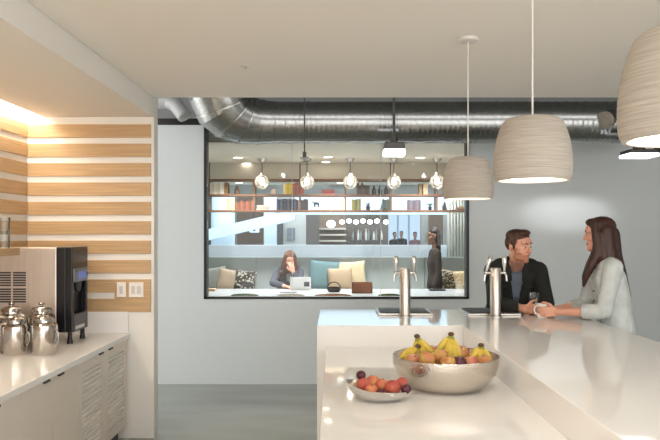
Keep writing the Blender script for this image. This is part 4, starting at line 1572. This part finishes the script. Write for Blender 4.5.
zone(bmsh, man_zone)
add(root, 'body', bmsh, [skin_m, M('skin_short_beard', (200, 140, 112), 0.65, col2=(178, 116, 88), vscale=(60, 60, 60)), lips])
eyes(root, mh, HF)
hair = MB()


def hb(mb, c, H, x, y, z, r):
    mb.ball(V(c) + H @ V((x, y, z)), r, 16, H)


hb(hair, mh, HF, 0, -0.020, 0.078, (0.079, 0.096, 0.054))
hb(hair, mh, HF, 0, -0.052, 0.030, (0.074, 0.062, 0.075))
hb(hair, mh, HF, 0, 0.035, 0.108, (0.060, 0.050, 0.026))
hb(hair, mh, HF, 0.02, 0.068, 0.112, (0.038, 0.026, 0.018))
for s in (-1, 1):
    hb(hair, mh, HF, s * 0.066, 0.000, 0.050, (0.016, 0.036, 0.040))
    hb(hair, mh, HF, s * 0.069, 0.012, 0.014, (0.009, 0.012, 0.028))
add(root, 'hair', fuse(hair, 0.005, 2), hair_man)
shirt = MB()
trunk_blobs(shirt, lv, lat, 0.0)
limb(shirt, [((1.465, 5.49, 1.39), 0.07), ((1.46, 5.45, 1.42), 0.066)])
add(root, 'shirt', fuse(shirt, 0.008, 4), shirt_grey)
jk = MB()
trunk_blobs(jk, lv, lat, 0.022)
limb(jk, armR[:4] + [(elR.lerp(wrR, 0.84), 0.033)], 0.016)
limb(jk, armL[:4] + [(elL.lerp(wrL, 0.84), 0.033)], 0.016)
capsule(jk, shR, 0.075, V((1.42, 5.49, 1.42)), 0.055)
capsule(jk, shL, 0.075, V((1.52, 5.47, 1.42)), 0.055)
jm = fuse(jk, 0.007, 4)
fr = V((-lat.y, lat.x, 0)) * -1


def man_open(p):
    q = p - V((1.465, 5.55, 0))
    u = q.dot(lat) - 0.015
    zt = p.z
    if zt < 0.98:
        return False
    half = 0.022 + 0.16 * max(0.0, zt - 1.13)
    if zt > 1.40 and (p - V((1.46, 5.47, p.z))).length < 0.085:
        return True
    return abs(u) < min(half, 0.062) and q.dot(fr) > 0.02 and zt < 1.47


cut(jm, man_open)
jo = add(root, 'jacket', jm, jacket_black)
sm = jo.modifiers.new('thick', 'SOLIDIFY')
sm.thickness = 0.006
sm.offset = -1
col_ = MB()
for s in (-1, 1):
    b = V((1.462, 5.475, 1.43))
    col_.tube([b + V((0.0, 0.075, 0.035)), b + lat * s * 0.070 + V((0, 0.03, 0.028)), b + lat * s * 0.082 + V((0, -0.03, 0.0)), b + lat * s * 0.062 + fr * 0.095 + V((0, 0, -0.06)), b + lat * s * 0.045 + fr * 0.125 + V((0, 0, -0.14))], [0.018, 0.022, 0.024, 0.02, 0.008], 10)
add_col = col_.build('collar', jacket_black, root, True, autosmooth=0)
pk = MB()
for s in (-1, 1):
    m_ = Matrix.Translation(V((1.465, 5.55, 1.245)) + lat * s * 0.115 + fr * 0.118) @ Matrix((lat, -fr, (0, 0, 1))).transposed().to_4x4()
    pk.obox(m_, (0.10, 0.012, 0.035), 0.003)
pk.build('pocket_flap', jacket_black, root)
tr = MB()
for s in (-1, 1):
    hip = V((1.47, 5.74, 0.9)) + lat * 0.09 * s
    kn = V((1.47, 5.76, 0.50)) + lat * 0.11 * s
    an = V((1.47, 5.84, 0.11)) + lat * 0.12 * s
    limb(tr, [(hip, 0.105), (kn, 0.075), (an, 0.06)])
capsule(tr, V((1.47, 5.74, 0.93)) - lat * 0.07, 0.122, V((1.47, 5.74, 0.93)) + lat * 0.07, 0.122)
add(root, 'trousers', fuse(tr, 0.009, 4), trouser_dark)
for s in (-1, 1):
    an = V((1.47, 5.84, 0.05)) + lat * 0.12 * s
    sh = MB()
    capsule(sh, an + V((0, 0.03, 0.005)), 0.048, an + V((0.02, -0.17, -0.005)), 0.040)
    add(root, 'shoe', fuse(sh, 0.008, 3), shoe_mat)

# ---- the woman at the right end of the bar
wh = V((1.912, 4.90, 1.652))
HW = frame((-0.94, 0.32, -0.06))
root = thing('person', (2.03, 4.9, 0), 'woman with long dark hair in a pale denim shirt holding a mug', 'person')
lat = V((0.12, 0.99, 0))           # towards her right, away from the camera
lv = [((2.03, 4.90, 0.93), 0.075, 0.105), ((2.02, 4.90, 1.08), 0.055, 0.095), ((1.995, 4.90, 1.22), 0.065, 0.100), ((1.965, 4.90, 1.34), 0.085, 0.098), ((1.955, 4.90, 1.42), 0.105, 0.062)]
shN, elN, wrN = V((1.945, 4.735, 1.425)), V((1.865, 4.70, 1.125)), V((1.595, 4.868, 1.102))
shF, elF, wrF = V((1.945, 5.065, 1.425)), V((1.885, 5.10, 1.125)), V((1.600, 4.998, 1.102))
body = MB()
trunk_blobs(body, lv, lat, -0.01)
limb(body, [((1.955, 4.90, 1.44), 0.055), ((1.94, 4.90, 1.50), 0.048), (wh + HW @ V((0, -0.022, -0.07)), 0.048)])
head_blobs(body, wh, HW, True)
armN = [(shN, 0.052), (shN.lerp(elN, 0.5), 0.043), (elN, 0.038), (elN.lerp(wrN, 0.4), 0.036), (wrN, 0.024)]
armF = [(shF, 0.052), (shF.lerp(elF, 0.5), 0.043), (elF, 0.038), (elF.lerp(wrF, 0.4), 0.036), (wrF, 0.024)]
limb(body, armN)
limb(body, armF)
hand_blobs(body, wrN, (-1, 0.08, -0.02), (0.08, 1, 0), (0, 0, 1), (0.55, 0.75, 0.45), 0.95)
hand_blobs(body, wrF, (-1, -0.08, -0.02), (0.08, -1, 0), (0, 0, 1), (0.45, 0.65, 0.4), 0.95)
for s in (-1, 1):
    hip = V((2.03, 4.90, 0.9)) + lat * 0.08 * s
    kn = V((2.02, 4.90, 0.50)) + lat * 0.085 * s
    an = V((2.06, 4.90, 0.09)) + lat * 0.085 * s
    limb(body, [(hip, 0.085), (kn, 0.053), (kn.lerp(an, 0.35), 0.052), (an, 0.036)])
    limb(body, [(an + V((0.02, 0, -0.05)), 0.036), (an + V((-0.15, 0, -0.06)), 0.028)])
bmsh = fuse(body, 0.0045, 3)
HWi = HW.inverted()


def wom_zone(p):
    q = HWi @ (p - wh)
    return 1 if abs(q.x) < 0.021 and q.y > 0.080 and -0.069 < q.z < -0.048 else 0


zone(bmsh, wom_zone)
add(root, 'body', bmsh, [skin_w, lips])
eyes(root, wh, HW)
hair = MB()


def hw(x, y, z, r):
    hb(hair, wh, HW, x, y, z, r)


def hp_(x, y, z):
    return wh + HW @ V((x, y, z))


hw(0, -0.020, 0.062, (0.083, 0.100, 0.074))
hw(0, -0.050, 0.010, (0.080, 0.070, 0.095))
hw(0, 0.045, 0.095, (0.055, 0.045, 0.030))
for s in (-1, 1):
    limb(hair, [(hp_(s * 0.058, 0.028, 0.080), 0.030), (hp_(s * 0.074, 0.030, 0.020), 0.026), (hp_(s * 0.078, 0.022, -0.06), 0.030), (hp_(s * 0.082, 0.030, -0.14), 0.036), (hp_(s * 0.090, 0.075, -0.22), 0.032), (hp_(s * 0.085, 0.115, -0.30), 0.022), (hp_(s * 0.080, 0.130, -0.36), 0.008)])
    limb(hair, [(hp_(s * 0.050, -0.045, 0.03), 0.05), (hp_(s * 0.055, -0.050, -0.10), 0.050), (hp_(s * 0.060, -0.075, -0.22), 0.042), (hp_(s * 0.055, -0.125, -0.36), 0.038), (hp_(s * 0.045, -0.150, -0.49), 0.012)])
    limb(hair, [(hp_(s * 0.075, -0.01, 0.0), 0.028), (hp_(s * 0.080, -0.015, -0.10), 0.034), (hp_(s * 0.085, -0.02, -0.17), 0.030), (hp_(s * 0.085, 0.0, -0.2), 0.02)])
limb(hair, [(hp_(0, -0.08, 0.0), 0.06), (hp_(0, -0.085, -0.15), 0.060), (hp_(0, -0.115, -0.30), 0.054), (hp_(0, -0.15, -0.44), 0.036), (hp_(0, -0.165, -0.53), 0.010)])
add(root, 'hair', fuse(hair, 0.0055, 3), hair_woman)
sh = MB()
trunk_blobs(sh, lv, lat, 0.014)
limb(sh, armN[:3] + [(elN.lerp(wrN, 0.28), 0.040)], 0.016)
limb(sh, armF[:3] + [(elF.lerp(wrF, 0.28), 0.040)], 0.016)
capsule(sh, shN, 0.064, V((1.955, 4.85, 1.475)), 0.04)
capsule(sh, shF, 0.064, V((1.955, 4.95, 1.475)), 0.04)
sm_ = fuse(sh, 0.007, 4)
cut(sm_, lambda p: p.z > 1.455 and (p - V((1.935, 4.90, p.z))).length < 0.062)
so = add(root, 'denim_shirt', sm_, denim_pale)
md = so.modifiers.new('thick', 'SOLIDIFY')
md.thickness = 0.005
md.offset = -1
for el, wr in ((elN, wrN), (elF, wrF)):
    a = el.lerp(wr, 0.26)
    b = el.lerp(wr, 0.46)
    MB().tube([a, a.lerp(b, 0.1), a.lerp(b, 0.9), b], [0.050, 0.054, 0.050, 0.042], 18).build('cuff', denim_pale, root, True)
cl = MB()
b = V((1.945, 4.90, 1.485))
cl.tube([b + V((-0.085, -0.03, -0.07)), b + V((-0.055, -0.062, -0.02)), b + V((0.03, -0.068, 0.012)), b + V((0.066, 0, 0.022)), b + V((0.03, 0.068, 0.012)), b + V((-0.055, 0.062, -0.02)), b + V((-0.085, 0.03, -0.07))], [0.010, 0.016, 0.017, 0.018, 0.017, 0.016, 0.010], 10)
cl.build('collar', denim_pale, root, True, autosmooth=0)
pf = MB()
for s in (-1, 1):
    m_ = Matrix.Translation(V((1.862, 4.90 + s * 0.085, 1.32))) @ Matrix.Rotation(R(-8), 4, 'Y')
    pf.obox(m_, (0.008, 0.085, 0.045), 0.003)
pf.build('pocket_flap', denim_pale, root)
bt = MB()
for i in range(5):
    bt.ball((1.860 + 0.004 * i, 4.895, 1.39 - 0.07 * i), 0.006, 8)
bt.build('buttons', mid_metal, root, True)
tr = MB()
for s in (-1, 1):
    hip = V((2.03, 4.90, 0.9)) + lat * 0.08 * s
    kn = V((2.02, 4.90, 0.50)) + lat * 0.085 * s
    an = V((2.06, 4.90, 0.11)) + lat * 0.085 * s
    limb(tr, [(hip, 0.095), (kn, 0.063), (an, 0.045)])
capsule(tr, V((2.03, 4.90, 0.93)) - lat * 0.07, 0.11, V((2.03, 4.90, 0.93)) + lat * 0.07, 0.11)
add(root, 'trousers', fuse(tr, 0.009, 4), trouser_dark)
for s in (-1, 1):
    an = V((2.06, 4.90, 0.045)) + lat * 0.085 * s
    q = MB()
    capsule(q, an + V((0.03, 0, 0.003)), 0.043, an + V((-0.16, 0, -0.007)), 0.036)
    add(root, 'shoe', fuse(q, 0.008, 3), shoe_mat)

# mug and glass
mx, my = 1.512, 4.934
t = thing('mug', (mx, my, HU), 'white mug held in both hands by the long haired woman', 'mug')
MB().lathe([(0, 0), (0.036, 0), (0.041, 0.006), (0.042, 0.100), (0.039, 0.100), (0.038, 0.010), (0, 0.008)], (mx, my, HU), 32).build('body', porcelain, t, True)
MB().tube([(mx - 0.040, my - 0.008, HU + 0.085), (mx - 0.060, my - 0.02, HU + 0.080), (mx - 0.066, my - 0.022, HU + 0.055), (mx - 0.058, my - 0.02, HU + 0.032), (mx - 0.040, my - 0.008, HU + 0.028)], 0.006, 10).build('handle', porcelain, t, True)
tumbler((1.505, 5.115, HU), 0.165, 0.037, 'tall clear water glass in front of the man')


# ---- people farther away
def far_person(label, x, Y, h, fwd, mats, seated=False, voxel=0.012, hair_len=0.0, arms='down', dress=False, name='person', hairm=None):
    """mats: skin, top, bottom"""
    hz = h - 0.125
    fwd = V(fwd).normalized()
    lat = V((fwd.y, -fwd.x, 0)).normalized()
    base = V((x, Y, 0))
    root = thing(name, (x, Y, 0), label, 'person')
    hd = V((x, Y, hz)) + fwd * 0.03
    H = frame(fwd)
    k = h / 1.75

    def L(u, f, z):
        return base + lat * u * k + fwd * f * k + V((0, 0, z * k))
    body, top, bot = MB(), MB(), MB()
    lv = [(L(0, 0, 0.95), 0.075 * k, 0.105 * k), (L(0, 0.0, 1.10), 0.055 * k, 0.088 * k), (L(0, 0.01, 1.25), 0.07 * k, 0.095 * k), (L(0, 0, 1.38), 0.10 * k, 0.07 * k)]
    trunk_blobs(body, lv, lat, -0.01)
    limb(body, [(L(0, 0, 1.40), 0.05), (hd + H @ V((0, -0.02, -0.07)), 0.047)])
    head_blobs(body, hd, H, True)
    trunk_blobs(top, lv, lat, 0.012)
    for s in (-1, 1):
        sh, el, wr = L(s * 0.165, 0, 1.38), L(s * 0.20, -0.02, 1.10), L(s * 0.17, 0.08, 0.88)
        arm = [(sh, 0.048), (el, 0.037), (wr, 0.025)]
        limb(body, arm)
        limb(top, arm[:2] + [(el.lerp(wr, 0.8), 0.03)], 0.012)
        hand_blobs(body, wr, (0, 0, -1), -lat * s, fwd, (0.15, 0.2, 0.2))
        hip, kn, an = L(s * 0.085, 0, 0.92), L(s * 0.09, 0.02, 0.5), L(s * 0.09, -0.03, 0.09)
        limb(body, [(hip, 0.085), (kn, 0.052), (an, 0.036)])
        limb(body, [(an + V((0, 0, -0.05)), 0.036), (an + fwd * 0.15 + V((0, 0, -0.06)), 0.028)])
        limb(bot, [(hip, 0.10), (kn, 0.066), (an + V((0, 0, 0.03)), 0.05)])
    if dress:
        trunk_blobs(bot, [(L(0, 0, 0.95), 0.08, 0.12), (L(0, 0, 0.72), 0.09, 0.13), (L(0, 0, 0.55), 0.07, 0.11)], lat)
    add(root, 'body', fuse(body, voxel * 0.6, 2), mats[0])
    add(root, 'top', fuse(top, voxel, 3), mats[1])
    add(root, 'trousers' if not dress else 'skirt', fuse(bot, voxel, 3), mats[2])
    hr = MB()
    hb(hr, hd, H, 0, -0.020, 0.072, (0.080, 0.098, 0.060))
    hb(hr, hd, H, 0, -0.052, 0.020, (0.076, 0.064, 0.085))
    if hair_len:
        limb(hr, [(hd + H @ V((0, -0.06, 0)), 0.07), (hd + H @ V((0, -0.08, -hair_len)), 0.05)])
    add(root, 'hair', fuse(hr, voxel * 0.8, 2), hairm or hair_man)
    return root


dark_person = far_person('dark clothed person standing sideways beyond the white table', at(435, 0, 9.76).x, 9.76, 1.745, (-1, -0.1, 0), [M('skin_silhouette', (120, 92, 76), 0.6), dark_cloth, dark_cloth], hair_len=0.2, hairm=M('black_hair', (30, 26, 24), 0.5))  # skin painted dark so the figure reads as a silhouette
blackc = M('black_cloth', (30, 32, 36), 0.9)
dark_person.scale = (0.86, 0.86, 1.0)
far_person('left one of two dark people before the bright far window', at(394.5, 0, 27).x, 27, 1.74, (0.2, -1, 0), [skin_m, blackc, blackc], voxel=0.02)
far_person('right one of two dark people before the bright far window', at(401.5, 0, 27.5).x, 27.5, 1.78, (-0.2, -1, 0), [skin_m, blackc, blackc], voxel=0.02)
far_person('person in a pinkish top right of the two dark people', at(415, 0, 25).x, 25, 1.74, (0, -1, 0), [skin_w, M('pink_cloth', (176, 128, 124), 0.9), blackc], voxel=0.02)

# seated woman with the laptop
sx_ = at(289, 0, 10.05).x
sh_ = V((sx_ + 0.02, 9.90, 1.285))
HS = frame((0.15, -0.93, -0.36))
root = thing('person', (sx_, 10.1, 0.72), 'seated woman with auburn hair and blue denim jacket behind the laptop', 'person')
lat = V((-1, 0, 0))
lv = [((sx_, 10.22, 0.83), 0.08, 0.105), ((sx_, 10.18, 0.93), 0.06, 0.092), ((sx_, 10.12, 1.03), 0.075, 0.095), ((sx_, 10.06, 1.12), 0.10, 0.065)]
body = MB()
trunk_blobs(body, lv, lat, -0.01)
limb(body, [((sx_, 10.05, 1.13), 0.05), (sh_ + HS @ V((0, -0.02, -0.07)), 0.047)])
head_blobs(body, sh_, HS, True)
aA = [(V((sx_ - 0.165, 10.06, 1.11)), 0.048), (V((sx_ - 0.215, 9.78, 0.955)), 0.038), (V((sx_ - 0.02, 9.55, 0.925)), 0.026)]
aB = [(V((sx_ + 0.165, 10.06, 1.11)), 0.048), (V((sx_ + 0.16, 9.78, 0.945)), 0.038), (V((sx_ + 0.075, 9.76, 1.12)), 0.026)]
for a in (aA, aB):
    limb(body, a)
hand_blobs(body, aA[2][0], (0.7, -0.7, -0.05), (0, 0, -1), (0.6, 0.6, 0), (0.2, 0.3, 0.3))
hand_blobs(body, aB[2][0], (-0.25, 0.15, 1), (-0.2, 1, 0), (-1, 0, 0), (0.5, 0.7, 0.6))
for s in (-1, 1):
    hip, kn, an = V((sx_ + s * 0.09, 10.18, 0.815)), V((sx_ + s * 0.10, 9.78, 0.76)), V((sx_ + s * 0.10, 9.82, 0.30))
    limb(body, [(hip, 0.075), (kn, 0.052), (an, 0.036)])
    limb(body, [(an + V((0, 0, -0.05)), 0.036), (an + V((0, -0.15, -0.06)), 0.028)])
add(root, 'body', fuse(body, 0.007, 2), skin_w)
eyes(root, sh_, HS)
tp = MB()
trunk_blobs(tp, lv, lat, 0.014)
for a in (aA, aB):
    limb(tp, [a[0], a[1], (a[1][0].lerp(a[2][0], 0.75), 0.032)], 0.014)
jm = fuse(tp, 0.009, 3)
cut(jm, lambda p: p.y < 10.05 and abs(p.x - sx_) < 0.035 and p.z > 0.95)
jo = add(root, 'denim_jacket', jm, denim_blue)
ti = MB()
trunk_blobs(ti, lv, lat, 0.002)
add(root, 'blouse', fuse(ti, 0.01, 2), porcelain)
bt = MB()
for s in (-1, 1):
    limb(bt, [(V((sx_ + s * 0.09, 10.18, 0.82)), 0.085), (V((sx_ + s * 0.10, 9.78, 0.76)), 0.062), (V((sx_ + s * 0.10, 9.82, 0.33)), 0.05)])
capsule(bt, V((sx_ - 0.08, 10.22, 0.83)), 0.108, V((sx_ + 0.08, 10.22, 0.83)), 0.108)
add(root, 'trousers', fuse(bt, 0.01, 3), trouser_dark)
hr = MB()
hb(hr, sh_, HS, 0, -0.020, 0.070, (0.084, 0.102, 0.066))
hb(hr, sh_, HS, 0, -0.05, 0.015, (0.082, 0.068, 0.09))
for s in (-1, 1):
    limb(hr, [(sh_ + HS @ V((s * 0.06, 0.03, 0.08)), 0.03), (sh_ + HS @ V((s * 0.082, 0.03, 0.0)), 0.03), (sh_ + HS @ V((s * 0.095, 0.03, -0.10)), 0.042), (V((sx_ + s * 0.115, 9.96, 1.08)), 0.042), (V((sx_ + s * 0.12, 9.95, 0.99)), 0.015)])
add(root, 'hair', fuse(hr, 0.008, 3), hair_auburn)
